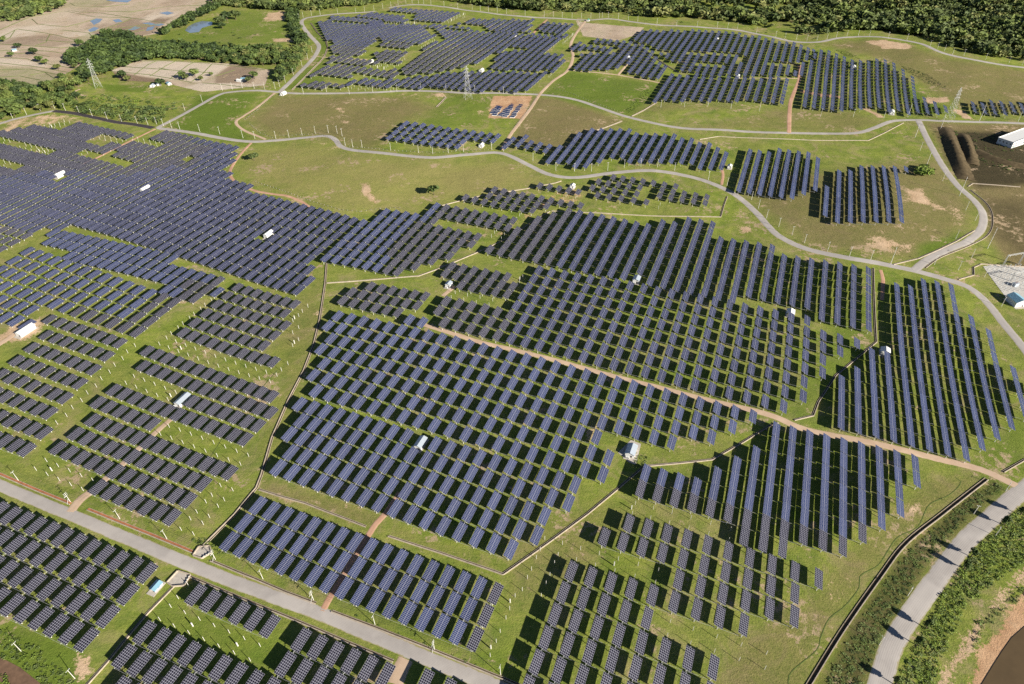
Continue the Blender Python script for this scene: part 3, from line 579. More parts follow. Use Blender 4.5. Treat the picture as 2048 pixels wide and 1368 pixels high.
block('W','wide dense field on the left',12.1,16.0, q(1,1,(340,950),(265,925),(190,900),(775,400),(705,455),(640,520))+q(1,1,(110,880)),
 [[(-60,280),(55,250),(118,262),(155,246),(268,272),(285,280),(318,264),(432,282),(480,297),(478,312),(460,325),(458,345),(480,365),(520,385),(575,395),(580,408),(640,420),(716,432),(705,452),(605,532),(628,537),(615,553),(632,558),(600,592),(512,568),(350,514),(275,491),(175,476),(75,460),(-60,436)]],
 holes=[[(172,278),(200,266),(262,275),(243,292),(175,282)],[(267,282),(280,278),(330,288),(322,294)],[(-60,266),(0,275),(60,285),(274,322),(266,331),(184,313),(117,303),(97,312),(32,298),(38,292),(-60,275)],[(-60,308),(0,318),(50,328),(37,337),(-60,322)],
  [(112,352),(135,342),(138,346),(116,358)],[(282,380),(302,370),(304,374),(285,385)],[(528,472),(545,462),(549,468),(530,480)],[(366,318),(385,316),(380,328),(366,326)],[(300,258),(312,258),(200,318),(190,315)]],
 kind='grey',alt='dark',alt_polys=[[(-60,200),(330,250),(420,300),(380,330),(240,350),(100,340),(-60,360)]],
 stubs=[[(86,250),(140,240),(152,246),(120,262)],[(172,278),(200,266),(262,275),(243,292),(175,282)],[(267,282),(280,278),(330,288),(322,294)],[(-60,266),(0,275),(60,285),(274,322),(266,331),(184,313),(117,303),(97,312),(32,298),(38,292),(-60,275)],[(-60,308),(0,318),(50,328),(37,337),(-60,322)]])
FAR = [
 ('far strip under the top road',[[(665,33),(675,31),(768,42),(765,48),(740,47),(665,38)]]),('far field under the top road',[[(718,31),(740,25),(812,30),(806,36),(820,38),(825,42),(812,44),(718,35)],[(768,21),(790,13),(850,19),(845,26),(812,23)],[(825,37),(838,25),(845,20),(918,25),(905,36),(898,42),(825,40)]]),
 ('far field at the upper left',[[(640,44),(655,40),(700,46),(770,47),(845,50),(852,58),(872,72),(860,79),(845,86),(765,83),(755,76),(752,80),(735,95),(728,113),(690,111),(662,105),(665,88),(655,75),(645,55)],[(665,112),(740,117),(742,122),(735,129),(700,127),(650,124)]]),
 ('far rows around the inverter house',[[(765,89),(770,84),(835,88),(825,95),(765,95)],[(745,106),(748,100),(818,104),(805,112),(800,118),(755,117),(742,109)],[(745,123),(750,118),(800,120),(800,127),(748,125)]]),
 ('far dark field above the upper road',[[(625,150),(650,128),(718,132),(705,153),(690,157)],[(712,141),(722,132),(800,140),(795,153),(788,153),(715,146)],[(602,172),(612,163),(695,170),(685,177),(610,174)]]),
 ('far band above the upper road',[[(698,168),(702,158),(780,158),(858,150),(900,144),(925,142),(950,142),(1098,145),(1065,182),(960,182),(880,178),(800,172),(760,175)]]),
 ('far field around the pylon',[[(787,142),(840,108),(855,92),(880,80),(893,76),(868,57),(1024,65),(1122,77),(1098,104),(1024,94),(990,108),(962,122),(935,132),(912,136),(900,144),(837,150)],[(970,136),(1010,105),(1024,100),(1136,110),(1112,143),(1024,141)],[(830,50),(845,48),(942,54),(942,57),(850,55)]]),
 ('far field at the top centre',[[(918,47),(935,38),(1070,39),(1060,64),(1024,64),(975,58),(968,50)],[(1076,63),(1092,44),(1148,47),(1125,67)],[(1064,67),(1135,69),(1130,76),(1064,72)]]),
 ('far field east of the dirt track',[[(1146,98),(1160,85),(1230,94),(1215,105)],[(1150,137),(1165,106),(1232,104),(1240,92),(1182,87),(1190,78),(1250,81),(1295,93),(1338,138),(1325,158),(1245,145),(1258,125),(1262,118),(1225,140),(1215,141)]]),
 ('far field under the top right road',[[(1268,82),(1285,60),(1440,60),(1536,76),(1590,85),(1630,102),(1640,118),(1590,125),(1500,122),(1480,104),(1300,101)],[(1308,111),(1320,103),(1480,109),(1475,129),(1345,121)],[(1353,134),(1360,126),(1452,129),(1448,151),(1380,146)],[(1455,151),(1460,128),(1500,122),(1536,125),(1592,128),(1592,150),(1536,151)]]),
 ('far field above the right road',[[(1310,202),(1345,147),(1440,150),(1500,154),(1575,156),(1572,190),(1566,208),(1500,201),(1400,201),(1330,203)]]),
 ('far hillside field',[[(1598,94),(1656,102),(1711,118),(1768,120),(1811,137),(1846,178),(1840,190),(1786,225),(1741,213),(1691,222),(1598,214),(1602,160)],[(1790,190),(1850,195),(1880,205),(1910,225),(1885,228),(1800,226)],[(1925,214),(1950,202),(2090,203),(2090,228),(1945,228)]]),
]
FAR_STUBS = [[(770,45),(830,44),(835,50),(775,50)],[(840,44),(915,32),(935,28),(930,36),(900,46)],[(800,118),(830,100),(820,112),(800,130)],[(690,157),(720,140),(715,150),(700,160)],[(740,128),(790,130),(795,140),(740,136)],[(700,172),(790,176),(785,182),(700,180)],[(715,150),(790,156),(785,160),(715,156)],[(1120,84),(1160,46),(1165,50),(1130,90)],[(840,92),(875,80),(860,95),(845,110)],[(1060,160),(1100,145),(1105,150),(1075,172)]]
for k, (ph, polys) in enumerate(FAR):
    c = polys[0][0]
    block('F%d' % k, ph, 13.0, 15.0, [(c[0] + .001, c[1]), ], polys, kind='grey' if k not in (3, 4) else 'dark',
          stubs=FAR_STUBS if k == 6 else (), alt='dark' if k in (2, 6) else None, alt_polys=[[(660,92),(745,95),(740,130),(650,130)],[(780,150),(850,92),(900,92),(980,100),(900,150)]] if k in (2, 6) else ())

def lattice(b):
    P = G(*b['obs'], h=dim(b)[0]); E = P @ EV; S = P @ SV; n = len(P)
    e0, s0 = E[0], S[0]
    if n < 5: return np.array([e0, b['pe'], 0, 0, 0]), np.array([s0, 0, b['ps'], 0, 0]), (n, 'nominal')
    best = None
    c = np.argmin(np.hypot(E - E.mean(), S - S.mean()))
    for fe in np.linspace(.93, 1.07, 15):
        for fs in np.linspace(.90, 1.12, 23):
            for sk in (-.03, 0, .03):
                pe, ps = b['pe'] * fe, b['ps'] * fs
                j = np.round((S - S[c] - sk * (E - E[c])) / ps) * (0 if b['one'] else 1); i = np.round((E - E[c] - b['ske'] * j) / pe)
                if n < 9 and np.ptp(j) < 1: A = np.stack([np.ones(n), i], 1)
                else: A = np.stack([np.ones(n), i, j], 1) if np.ptp(j) > 0 else np.stack([np.ones(n), i], 1)
                ca, *_r = np.linalg.lstsq(A, E, rcond=None); cb, *_r = np.linalg.lstsq(A, S, rcond=None)
                r = np.sqrt((((A @ ca - E) / pe) ** 2 + ((A @ cb - S) / ps) ** 2).mean())
                r += .3 * abs(fe - 1) + .15 * abs(fs - 1)
                if best is None or r < best[0]: best = (r, i, j, pe, ps)
    r, i, j, pe, ps = best
    if np.ptp(j) < 1:
        A = np.stack([np.ones(n), i], 1); ca, *_r = np.linalg.lstsq(A, E, rcond=None); cb, *_r = np.linalg.lstsq(A, S, rcond=None)
        return np.array([ca[0], ca[1], 0, 0, 0]), np.array([cb[0], cb[1], b['ps'], 0, 0]), (n, 'one row', round(ca[1], 2), round(cb[1], 2))
    cols = [np.ones(n), i, j]
    if n > 16 and np.ptp(j) > 1: cols += [i * j, i * i]
    A = np.stack(cols, 1)
    ca, *_r = np.linalg.lstsq(A, E, rcond=None); cb, *_r = np.linalg.lstsq(A, S, rcond=None)
    res = np.hypot(A @ ca - E, A @ cb - S)
    ca = np.concatenate([ca, np.zeros(5 - len(ca))]); cb = np.concatenate([cb, np.zeros(5 - len(cb))])
    return ca, cb, (n, round(float(ca[1]), 2), round(float(cb[2]), 2), round(float(np.sqrt((res ** 2).mean())), 2), np.round(ca, 4).tolist()[2:], np.round(cb, 4).tolist()[1:])
TABLES, STUBS = [], []
import os
for b in BL:
    ca, cb, info = lattice(b)
    if os.environ.get('DBG'): print('LATTICE', b['name'], info)
    allp = np.array([p for poly in list(b['polys']) + list(b['stubs']) for p in poly], float)
    H0 = dim(b)[0]; W = gp(allp[:, 0], allp[:, 1], H0); E, S = W @ EV, W @ SV
    i0, i1 = int((E.min() - ca[0]) / ca[1]) - 4, int((E.max() - ca[0]) / ca[1]) + 4
    j0, j1 = int((S.min() - cb[0]) / cb[2]) - 4, int((S.max() - cb[0]) / cb[2]) + 4
    I, J = np.meshgrid(np.arange(i0, i1 + 1), np.arange(j0, j1 + 1)); I = I.ravel().astype(float); J = J.ravel().astype(float)
    ext = 8.0
    Ic = np.clip(I, -40, 40)
    E = ca[0] + ca[1] * I + ca[2] * J + ca[3] * I * J + ca[4] * I * I; S = cb[0] + cb[1] * I + cb[2] * J + cb[3] * I * J + cb[4] * I * I
    X = E * EV[0] + S * SV[0]; Y = E * EV[1] + S * SV[1]
    ok = (Y > 60) & (Y < 2500)
    I, J, X, Y = I[ok], J[ok], X[ok], Y[ok]
    Zt = terr(X, Y)
    px, py = project(np.stack([X, Y, Zt + H0], 1))
    ins = np.zeros(len(X), bool)
    for poly in b['polys']: ins |= in_poly(px, py, poly)
    for poly in b['holes']: ins &= ~in_poly(px, py, poly)
    alt = np.zeros(len(X), bool)
    for poly in b['alt_polys']: alt |= in_poly(px, py, poly)
    for k in np.where(ins)[0]:
        TABLES.append(dict(b=b, i=int(I[k]), j=int(J[k]), x=X[k], y=Y[k], z=Zt[k], px=px[k], py=py[k], kind=b['alt'] if (alt[k] and b['alt']) else b['kind'], pe=ca[1]))
    st = np.zeros(len(X), bool); gx, gy = project(np.stack([X, Y, Zt], 1))
    for poly in b['stubs']: st |= in_poly(gx, gy, poly)
    for k in np.where(st & ~ins)[0]:
        for s in (-4.4, 4.4):
            x, y = X[k] + SV[0] * s, Y[k] + SV[1] * s
            STUBS.append((x, y, float(terr(x, y)), b, .30))
        if rnd.random() < .1: STUBS.append((X[k] - EV[0] * 1.5, Y[k] - EV[1] * 1.5, float(Zt[k]), b, .75))
# drop tables that overlap another (block borders)
grid = {}; keep = []
for t in TABLES:
    e = t['x'] * EV[0] + t['y'] * EV[1]; s = t['x'] * SV[0] + t['y'] * SV[1]; key = (int(e // 12), int(s // 12)); bad = False
    for a in (-1, 0, 1):
        for c in (-1, 0, 1):
            for (e2, s2) in grid.get((key[0] + a, key[1] + c), ()):
                if abs(e - e2) < 6.5 and abs(s - s2) < 12.6: bad = True
    if not bad: grid.setdefault(key, []).append((e, s)); keep.append(t)
TABLES = keep

# --- one table of each kind, as numpy templates. local x = across (east), y = along the column (north), origin on the ground
def table_parts(kind, link_len, D):
    HT, TW, TL, TILT = D; TILT = radians(TILT)
    nx, ny, gx, gy = {'dark': (5, 10, .075, .085), 'blue': (4, 13, .05, .075), 'grey': (4, 13, .05, .06)}[kind]
    ct, st_ = cos(TILT), sin(TILT)
    def T(x, y, z): return (x * ct + z * st_, y, HT - x * st_ + z * ct)
    fr = MB()
    for zz in (0,):
        P = [T(a * TW / 2, c * TL / 2, d) for d in (-.06, .04) for a, c in ((-1, -1), (1, -1), (1, 1), (-1, 1))]
        fr.add(P, [(4, 5, 6, 7), (0, 1, 5, 4), (1, 2, 6, 5), (2, 3, 7, 6), (3, 0, 4, 7), (3, 2, 1, 0)])
    ce = MB(); cw, ch = TW / nx, TL / ny
    for a in range(nx):
        for c in range(ny):
            x0, y0 = -TW / 2 + a * cw + gx, -TL / 2 + c * ch + gy; x1, y1 = x0 + cw - 2 * gx, y0 + ch - 2 * gy
            if kind != 'dark' and a in (1, 2):
                x0 += .06 if a == 2 else 0; x1 -= .06 if a == 1 else 0
            ce.add([T(x0, y0, .065), T(x1, y0, .065), T(x1, y1, .065), T(x0, y1, .065)], [(0, 1, 2, 3)])
    tu = MB(); tu.bar((0, -TL / 2 - .7, HT - .22), (0, TL / 2 + .7, HT - .22), .3, n=4)
    po = []
    for s in (-TL * .40, TL * .40):
        m = MB(); m.bar((0, s, -.6), (0, s, HT - .3), .42, n=4, w2=.34); po.append(m)
    ba = MB(); ba.bar((0, -TL / 2 - .35, HT - .9), (link_len, -TL / 2 - .35, HT - .9), .09, n=4)
    return fr, ce, tu, po, ba
KM = {'dark': 'dark_cell', 'blue': 'blue', 'grey': 'sky_sheen_cell'}
for t in TABLES: t['d'] = t['x'] ** 2 + t['y'] ** 2 + CAM_H ** 2
def inframe(t): return -14 < t['px'] < 2062 and -14 < t['py'] < 1382
TABLES.sort(key=lambda t: t['d'])
vis = [t for t in TABLES if inframe(t)]
near = vis[:300]; nid = {id(t) for t in near}; rest = [t for t in TABLES if id(t) not in nid]
ORD = ['first','second','third','fourth','fifth','sixth','seventh','eighth','ninth','tenth','eleventh','twelfth','thirteenth','fourteenth','fifteenth','sixteenth','seventeenth','eighteenth','nineteenth','twentieth','twenty-first','twenty-second','twenty-third','twenty-fourth','twenty-fifth','twenty-sixth','twenty-seventh','twenty-eighth','twenty-ninth','thirtieth']
rows = {}
HAVE = {(t['b']['name'], t['i'], t['j']) for t in TABLES}
for t in near: rows.setdefault((t['b']['name'], t['j']), []).append(t)
byb = {}
for (bn, j), L in rows.items(): byb.setdefault(bn, []).append(j)
tmesh = {}
def table_meshes(kind, D):
    if (kind, D) not in tmesh:
        fr, ce, tu, po, ba = table_parts(kind, 11.6, D)
        tmesh[(kind, D)] = (fr.mesh('panel_frame', MT['frame']), ce.mesh('solar_modules', MT[KM[kind]]), tu.mesh('torque_tube', MT['steel']), [p.mesh('post', MT['post']) for p in po], ba.mesh('link_bar', MT['steel']))
    return tmesh[(kind, D)]
RZ = atan2(EV[1], EV[0])
cname = {'dark': 'dark', 'blue': 'blue', 'grey': 'sky-greyed blue'}
for (bn, j), L in rows.items():
    L.sort(key=lambda t: t['px']); js = sorted(byb[bn]); jr = js.index(j)      # first = farthest row of the block
    for k, t in enumerate(L):
        b = t['b']; tw = rnd.gauss(0, .022)
        lab = '%s solar table, %s from the left, %s row, %s' % (cname[t['kind']], ORD[min(k, 29)], ORD[min(jr, 29)], b['phrase'])
        root = empty('solar_table', (t['x'], t['y'], t['z'] + rnd.uniform(-.08, .08)), RZ + rnd.uniform(-.008, .008), lab, 'solar table', 'solar tables of the ' + b['phrase'])
        fr, ce, tu, po, ba = table_meshes(t['kind'], dim(b))
        for nm, me in (('panel_frame', fr), ('solar_modules', ce), ('torque_tube', tu), ('post', po[0]), ('post', po[1]), ('link_bar', ba)):
            if nm == 'link_bar' and (k == len(L) - 1 or (t['b']['name'], t['i'] + 1, t['j']) not in HAVE): continue
            o = bpy.data.objects.new(nm, me); link(o, root)
            if nm in ('panel_frame', 'solar_modules'): o.rotation_euler = (0, tw, 0); o.location = (-tw * dim(b)[0], 0, 0)
            if nm == 'solar_modules': o['kind'] = 'stuff'
# the rest: one mesh, real geometry too
ca_, sa_ = cos(RZ), sin(RZ)
RS = np.random.RandomState(5)
Vs, Fs, Ms, Ts, off = [], [], [], [], 0
KI = {'dark': 0, 'blue': 1, 'grey': 2}
tmpl = {}
def template(kind, D):
    if (kind, D) in tmpl: return tmpl[(kind, D)]
    fr, ce, tu, po, ba = table_parts(kind, 12.0, D); V, F, MI = [], [], []; o_ = 0
    for m, mi in ((fr, 3), (ce, KI[kind]), (tu, 4), (po[0], 5), (po[1], 5), (ba, 4)):
        v = np.array(m.v); f = np.array([g for g in m.f if len(g) == 4]); V.append(v); F.append(f + o_); MI.append(np.full(len(f), mi)); o_ += len(v)
    tmpl[(kind, D)] = (np.vstack(V), np.vstack(F), np.concatenate(MI), len(ba.v), len([g for g in ba.f if len(g) == 4])); return tmpl[(kind, D)]
for t in rest:
    V, F, MI, nb, nf = template(t['kind'], dim(t['b'])); V = V.copy()
    if (t['b']['name'], t['i'] + 1, t['j']) not in HAVE: V = V[:-nb]; F = F[:-nf]; MI = MI[:-nf]
    dt = RS.normal(0, .025); V[:, 2] += -V[:, 0] * dt
    x = V[:, 0] * ca_ - V[:, 1] * sa_ + t['x']; y = V[:, 0] * sa_ + V[:, 1] * ca_ + t['y']
    Vs.append(np.stack([x, y, V[:, 2] + t['z']], 1)); Fs.append(F + off); Ms.append(MI); Ts.append(np.full(len(V), RS.uniform(0, .95))); off += len(V)
me = np_mesh('distant_solar_tables', np.vstack(Vs), np.vstack(Fs), [MT['dark_cell'], MT['blue'], MT['sky_sheen_cell'], MT['frame'], MT['steel'], MT['post']], mi=np.concatenate(Ms), attr={'tone': np.concatenate(Ts)})
tag(link(bpy.data.objects.new('distant_solar_tables', me)), 'thousands of blue and dark solar tables in rows beyond the nearest three hundred', 'solar tables', kind='stuff')
print('TABLES', len(TABLES), 'near', len(near), 'tris', len(me.polygons) * 2)

# --- bare posts
STUBS.sort(key=lambda s: s[0] ** 2 + s[1] ** 2)
pm = {}
for w_ in (.30, .75):
    m = MB(); m.bar((0, 0, -.4), (0, 0, 4.3 if w_ < .5 else 3.9), w_ * .82, n=4); pm[w_] = m.mesh('bare_support_post', MT['post'])
sx = [s for s in STUBS if (lambda p: -5 < p[0][0] < 2053 and -5 < p[1][0] < 1373)(project([s[:3]]))]
for s in sx[:280]:
    o = link(bpy.data.objects.new('bare_support_post', pm[s[4]])); o.location = s[:3]; o.rotation_euler = (0, 0, RZ)
    tag(o, ('bare white support post without panels, ' if s[4] < .5 else 'thick white drive post without panels, ') + 'beside the ' + s[3]['phrase'], 'post', 'bare support posts of the ' + s[3]['phrase'] + (' (thick)' if s[4] > .5 else ''))
if len(sx) > 280:
    m = MB()
    for s in sx[280:]: m.bar((s[0], s[1], s[2] - .4), (s[0], s[1], s[2] + 4.3), s[4], n=4)
    tag(m.build('distant_support_posts', MT['post']), 'small white posts standing in the distant grass strips', 'posts', kind='stuff')
print('STUBS', len(sx))

# ------------------------------------------------------------------ draped patches (water, yard, slabs)
from mathutils.geometry import delaunay_2d_cdt
def patch(name, poly, m, lift, step=5.0, world=False, flat=False, kind='structure', parent=None):
    P = np.array(poly, float) if world else G(*poly)
    P = resample(np.vstack([P, P[:1]]), step)[:-1]
    lo, hi = P.min(0), P.max(0); gx, gy = np.meshgrid(np.arange(lo[0], hi[0], step), np.arange(lo[1], hi[1], step))
    gx, gy = gx.ravel(), gy.ravel(); ok = in_poly(gx, gy, P) & (seg_dist(gx, gy, P) > step * .4)
    pts = [Vector(p) for p in P] + [Vector((a, c)) for a, c in zip(gx[ok], gy[ok])]
    V, _, F, *_r = delaunay_2d_cdt(pts, [], [list(range(len(P)))], 1, 1e-4)
    zs = [float(terr(v.x, v.y)) for v in V]; z0 = np.mean(zs)
    me = bpy.data.meshes.new(name); me.from_pydata([(v.x, v.y, (z0 if flat else z) + lift) for v, z in zip(V, zs)], [], [tuple(f) for f in F])
    me.materials.append(m); me.update()
    if me.polygons and sum(p.normal.z for p in me.polygons) < 0: me.flip_normals()
    o = link(bpy.data.objects.new(name, me), parent)
    if kind: o['kind'] = kind
    return o
def water_mat(name, col, rough):
    m, n, b = mat(name); p = pos(n)
    lk(n, ramp(n, noise(n, .08, 4, .6, p), [(.3, tuple(c * .8 for c in col)), (.7, col)]), b.inputs['Base Color'])
    b.inputs['Roughness'].default_value = rough; b.inputs['Specular IOR Level'].default_value = .6
    bu = n.nodes.new("ShaderNodeBump"); bu.inputs['Strength'].default_value = .08
    lk(n, noise(n, .9, 3, .5, p), bu.inputs['Height']); lk(n, bu.outputs[0], b.inputs['Normal']); return m
MT['mudwater'] = water_mat('brown_pond_water', (.11, .075, .036), .3)
MT['pond'] = water_mat('pale_blue_pond_water', (.20, .25, .30), .12)  # pale blue-grey base colour
patch('pond_water', [(1961,1372),(1986,1331),(2004,1303),(2023,1276),(2050,1252),(2130,1220),(2130,1440),(1940,1440)], MT['mudwater'], .25)
patch('pond_water', [(370,61),(378,52),(390,46),(405,42),(425,44),(424,50),(404,56),(398,64),(380,66)], MT['pond'], .2)
patch('pond_water', [(210,0),(264,0),(255,5),(225,3)], MT['pond'], .2)
for pl in ([(180,42),(192,37),(205,38),(200,44),(188,50)], [(176,60),(188,54),(198,56),(190,62),(180,64)], [(283,46),(300,45),(310,48),(322,47),(330,49),(318,52),(300,50)], [(255,60),(270,53),(282,55),(268,60)], [(318,26),(335,23),(348,26),(335,30)], [(225,40),(238,38),(245,43),(232,45)], [(295,55),(310,52),(305,60),(292,62)]):
    patch('flooded_paddy_water', pl, MT['pond'], .12)
MT['mudbank'] = simple('wet_mud_bank', (.15, .09, .055), .95, 0, .3, .3)
patch('muddy_channel', [(-60,1295),(0,1314),(40,1335),(82,1368),(130,1420),(30,1420),(10,1368),(-60,1330)], MT['mudbank'], .12)
MT['gravelyard'] = simple('pale_gravel', (.46, .44, .40), .95, 0, .12, 1.2)
patch('gravel_yard', [(1966,533),(1985,530),(2060,534),(2130,540),(2130,640),(2060,622),(2024,610),(2008,590),(1990,566)], MT['gravelyard'], .14)
patch('concrete_apron', [(1236,905),(1262,880),(1282,888),(1272,930),(1258,925)], MT['slab'], .15, 3)

# paddy bunds: low grassy banks between the fields (one network nobody could count)
bund = MB()
BUNDS = [[(0,60),(60,34),(130,22),(190,34),(260,36),(330,46)],[(64,38),(75,48),(132,54),(190,38)],[(0,75),(35,58),(100,68),(160,82)],[(125,60),(178,66),(200,60),(232,50),(262,38)],[(178,66),(184,73),(205,72)],[(200,60),(250,55),(300,48)],[(205,70),(260,58),(320,48)],[(225,72),(290,60)],
 [(0,88),(60,92),(120,96),(145,94)],[(0,102),(50,100),(110,104),(130,108)],[(0,115),(55,118),(80,126),(130,134),(165,140)],[(0,126),(60,132),(120,142),(160,150)],[(0,140),(60,138),(120,150)],[(30,60),(20,75),(0,85)],[(100,68),(92,84),(70,92)],[(60,150),(90,145),(110,158),(90,170)],[(0,155),(40,152),(80,160)],[(134,20),(160,24),(200,26),(262,36)],[(20,108),(60,106),(100,114)],[(75,80),(130,84),(155,84)],[(130,0),(150,12),(210,14),(260,8)],[(200,22),(260,24),(330,14),(420,10)],
 [(222,143),(300,150),(384,165)],[(247,133),(300,137),(420,146)],[(280,122),(330,122),(420,127)],[(268,150),(298,128),(314,122)],[(300,152),(335,130),(350,123)],[(340,158),(375,131),(390,124)],[(384,163),(405,148),(424,128)],[(318,136),(340,140)],[(424,128),(470,132),(530,140)],[(405,166),(450,170),(530,178)],[(432,152),(470,140)]]
for b_ in BUNDS:
    c = resample(G(*b_), 9); nr = normals(c)
    for k in range(len(c) - 1):
        P = []
        for a, nn in ((c[k], nr[k]), (c[k + 1], nr[k + 1])):
            for o_, h_ in ((-.9, -.1), (-.35, .55), (.35, .55), (.9, -.1)):
                q_ = a + nn * o_; P.append((q_[0], q_[1], float(terr(*q_)) + h_))
        bund.add(P, [(0, 1, 5, 4), (1, 2, 6, 5), (2, 3, 7, 6)])
MT['bund'] = simple('grassy_bund', (.10, .13, .035), .95, 0, .3, .4)
tag(bund.build('field_bunds', MT['bund']), kind='structure')

def ridge(pts, hgt, wid, lab):
    c = spline(G(*pts), 4); nr = normals(c); n_ = len(c); k_ = 7; V = []
    r = np.random.RandomState(n_)
    for q_ in range(n_):
        env = sin(pi * min(1, max(0, (q_ + .5) / n_))) ** .5
        for j_ in range(k_):
            t_ = -1 + 2 * j_ / (k_ - 1); p_ = c[q_] + nr[q_] * t_ * wid / 2 * (1 + .05 * r.normal())
            V.append((p_[0], p_[1], float(terr(*p_)) - .2 + hgt * env * max(0, 1 - abs(t_)) ** .9 * (1 + .05 * r.normal())))
    idx = np.arange(n_ * k_).reshape(n_, k_); F = np.stack([idx[:-1, :-1], idx[:-1, 1:], idx[1:, 1:], idx[1:, :-1]], 2).reshape(-1, 4)[:, ::-1]
    o = link(bpy.data.objects.new('earth_bank', np_mesh('earth_bank', np.array(V), F, MT['mudbank2'], smooth=True))); o['kind'] = 'structure'
MT['mudbank2'] = simple('shade_darkened_slope', (.095, .072, .040), .95, 0, .35, .25, .1, .5)  # bank earth darkened, deep shadow painted into its colour
ridge([(1890,255),(1902,285),(1915,318),(1932,360)], 6.0, 22, '')
ridge([(1925,268),(1936,296),(1946,330)], 5.5, 18, '')
ridge([(1950,300),(1985,316),(2030,330),(2090,336)], 4.0, 18, '')

# ------------------------------------------------------------------ concrete drains
def drain(pts, lab, w_=1.0, h_=.8, t_=.5, smooth=False, bed='mud'):
    c = resample(G(*pts), 6) if not smooth else spline(G(*pts), 6); nr = normals(c)
    z0 = terr(c[:, 0], c[:, 1]); root = empty('concrete_drain', (c[0][0], c[0][1], z0[0]), 0, lab, 'drain', 'concrete drains through the farm')
    def prof(name, lo, hi, h0, h1, m):
        b = MB(); P = []
        for k in range(len(c)):
            for o_, hh in ((lo, h0), (lo, h1), (hi, h1), (hi, h0)):
                q_ = c[k] + nr[k] * o_; P.append((q_[0] - c[0][0], q_[1] - c[0][1], z0[k] - z0[0] + hh))
        F = []
        for k in range(len(c) - 1):
            a = 4 * k; F += [(a, a + 4, a + 5, a + 1), (a + 1, a + 5, a + 6, a + 2), (a + 2, a + 6, a + 7, a + 3)]
        F += [(0, 1, 2, 3), tuple(4 * (len(c) - 1) + q for q in (3, 2, 1, 0))]
        b.add(P, F); b.build(name, MT[m], root)
    prof('side_wall', -w_ / 2 - t_, -w_ / 2, -.5, h_, 'concrete'); prof('side_wall', w_ / 2, w_ / 2 + .22, -.5, h_ * .45, 'concrete')
    prof('drain_bed', -w_ / 2 + .01, w_ / 2 - .01, -.5, .14, bed)
drain([(654,527),(651,567),(640,640),(628,690),(608,742),(578,800),(545,876),(524,950),(514,976),(470,1030),(408,1092)], 'long pale concrete drain running down between the left and central solar fields')
drain([(519,979),(560,992),(610,1006),(662,1026),(732,1053)], 'pale drain above the strip of blue tables, ending short of the red path')
drain([(777,1072),(880,1105),(1006,1148),(1100,1082),(1174,1028),(1231,981),(1286,934)], 'bent drain along the lower edge of the central field')
drain([(1292,932),(1360,926),(1424,919),(1486,884),(1536,853),(1556,845)], 'drain climbing right from the house to the gravel track')
drain([(1588,840),(1626,831),(1636,804),(1671,751),(1728,704),(1752,684),(1748,600),(1746,536)], 'drain between the central columns and the right edge columns')
drain([(654,566),(740,560),(837,552),(870,540),(949,507),(1024,472),(1060,446),(1099,423)], 'thin drain under the middle field, bending up to the right')
drain([(1103,422),(1250,429),(1441,434),(1447,412),(1454,393)], 'thin drain above the upper tall columns')
drain([(1600,1400),(1618,1368),(1686,1258),(1761,1151),(1811,1086),(1886,1026),(1973,958)], 'long curved drain beside the wide lower right road', 2.0, .9, .5, True)
drain([(2006,944),(2048,920),(2090,900)], 'short drain at the right edge above the road junction')
drain([(150,1400),(175,1368),(217,1321),(258,1270),(295,1226),(347,1173)], 'drain running down left from the small culvert basin')
drain([(-40,940),(0,948),(70,978),(142,1007)], 'roadside drain left of the pale driveway', 1.6, .6, .5, False, 'rust')
drain([(176,1018),(230,1040),(300,1068),(387,1104)], 'roadside drain right of the pale driveway with a red earth bed', 1.6, .6, .5, False, 'rust')
drain([(422,1121),(512,1158),(570,1183),(632,1206)], 'roadside drain below the blue strip, left of the red path')
drain([(664,1222),(750,1254),(850,1293),(1024,1364),(1080,1388)], 'roadside drain below the blue strip, right of the red path')
drain([(378,1152),(445,1180),(512,1208),(640,1260),(787,1322)], 'drain on the lower side of the lower road')
drain([(1786,529),(1836,517),(1875,500),(1911,483),(1948,461)], 'kerb-like drain inside the road junction under the brown knoll')
drain([(1850,536),(1880,515),(1936,492),(1975,470),(1985,440),(1975,410),(1940,380)], 'drain on the outer side of the sharp right bend', 1.2, .5, .4, True)
drain([(1916,559),(1947,550),(1946,535),(1962,528),(1995,530),(2060,534)], 'pale edge drain around the substation yard')
drain([(1935,373),(1945,367),(1990,370),(2040,374)], 'thin drain above the brown slope at the right edge')
drain([(1314,205),(1290,220),(1264,233)], 'short drain from the far field down to the road')
drain([(1244,243),(1210,256),(1184,264),(1150,282),(1119,301)], 'drain at the upper edge of the blue columns')
drain([(1399,279),(1436,273),(1536,277),(1640,281),(1736,281),(1770,265),(1806,246)], 'drain following the underside of the right road')
drain([(880,412),(915,403),(960,392),(1050,378),(1110,366),(1122,362)], 'drain above the small dark field near the bend')
# deep earth ditches, dark in the far fields
for pts, lab in (([(622,46),(636,66),(652,82),(656,95),(650,112),(640,125),(610,155),(585,180)], 'dark curved ditch inside the far left loop road'), ([(1261,78),(1300,108),(1340,135),(1359,146)], 'straight dark ditch between two far fields'), ([(893,194),(884,204),(874,214)], 'short dark ditch on the meadow below the pylon')):
    drain(pts, lab, 1.8, .9, .4, False)

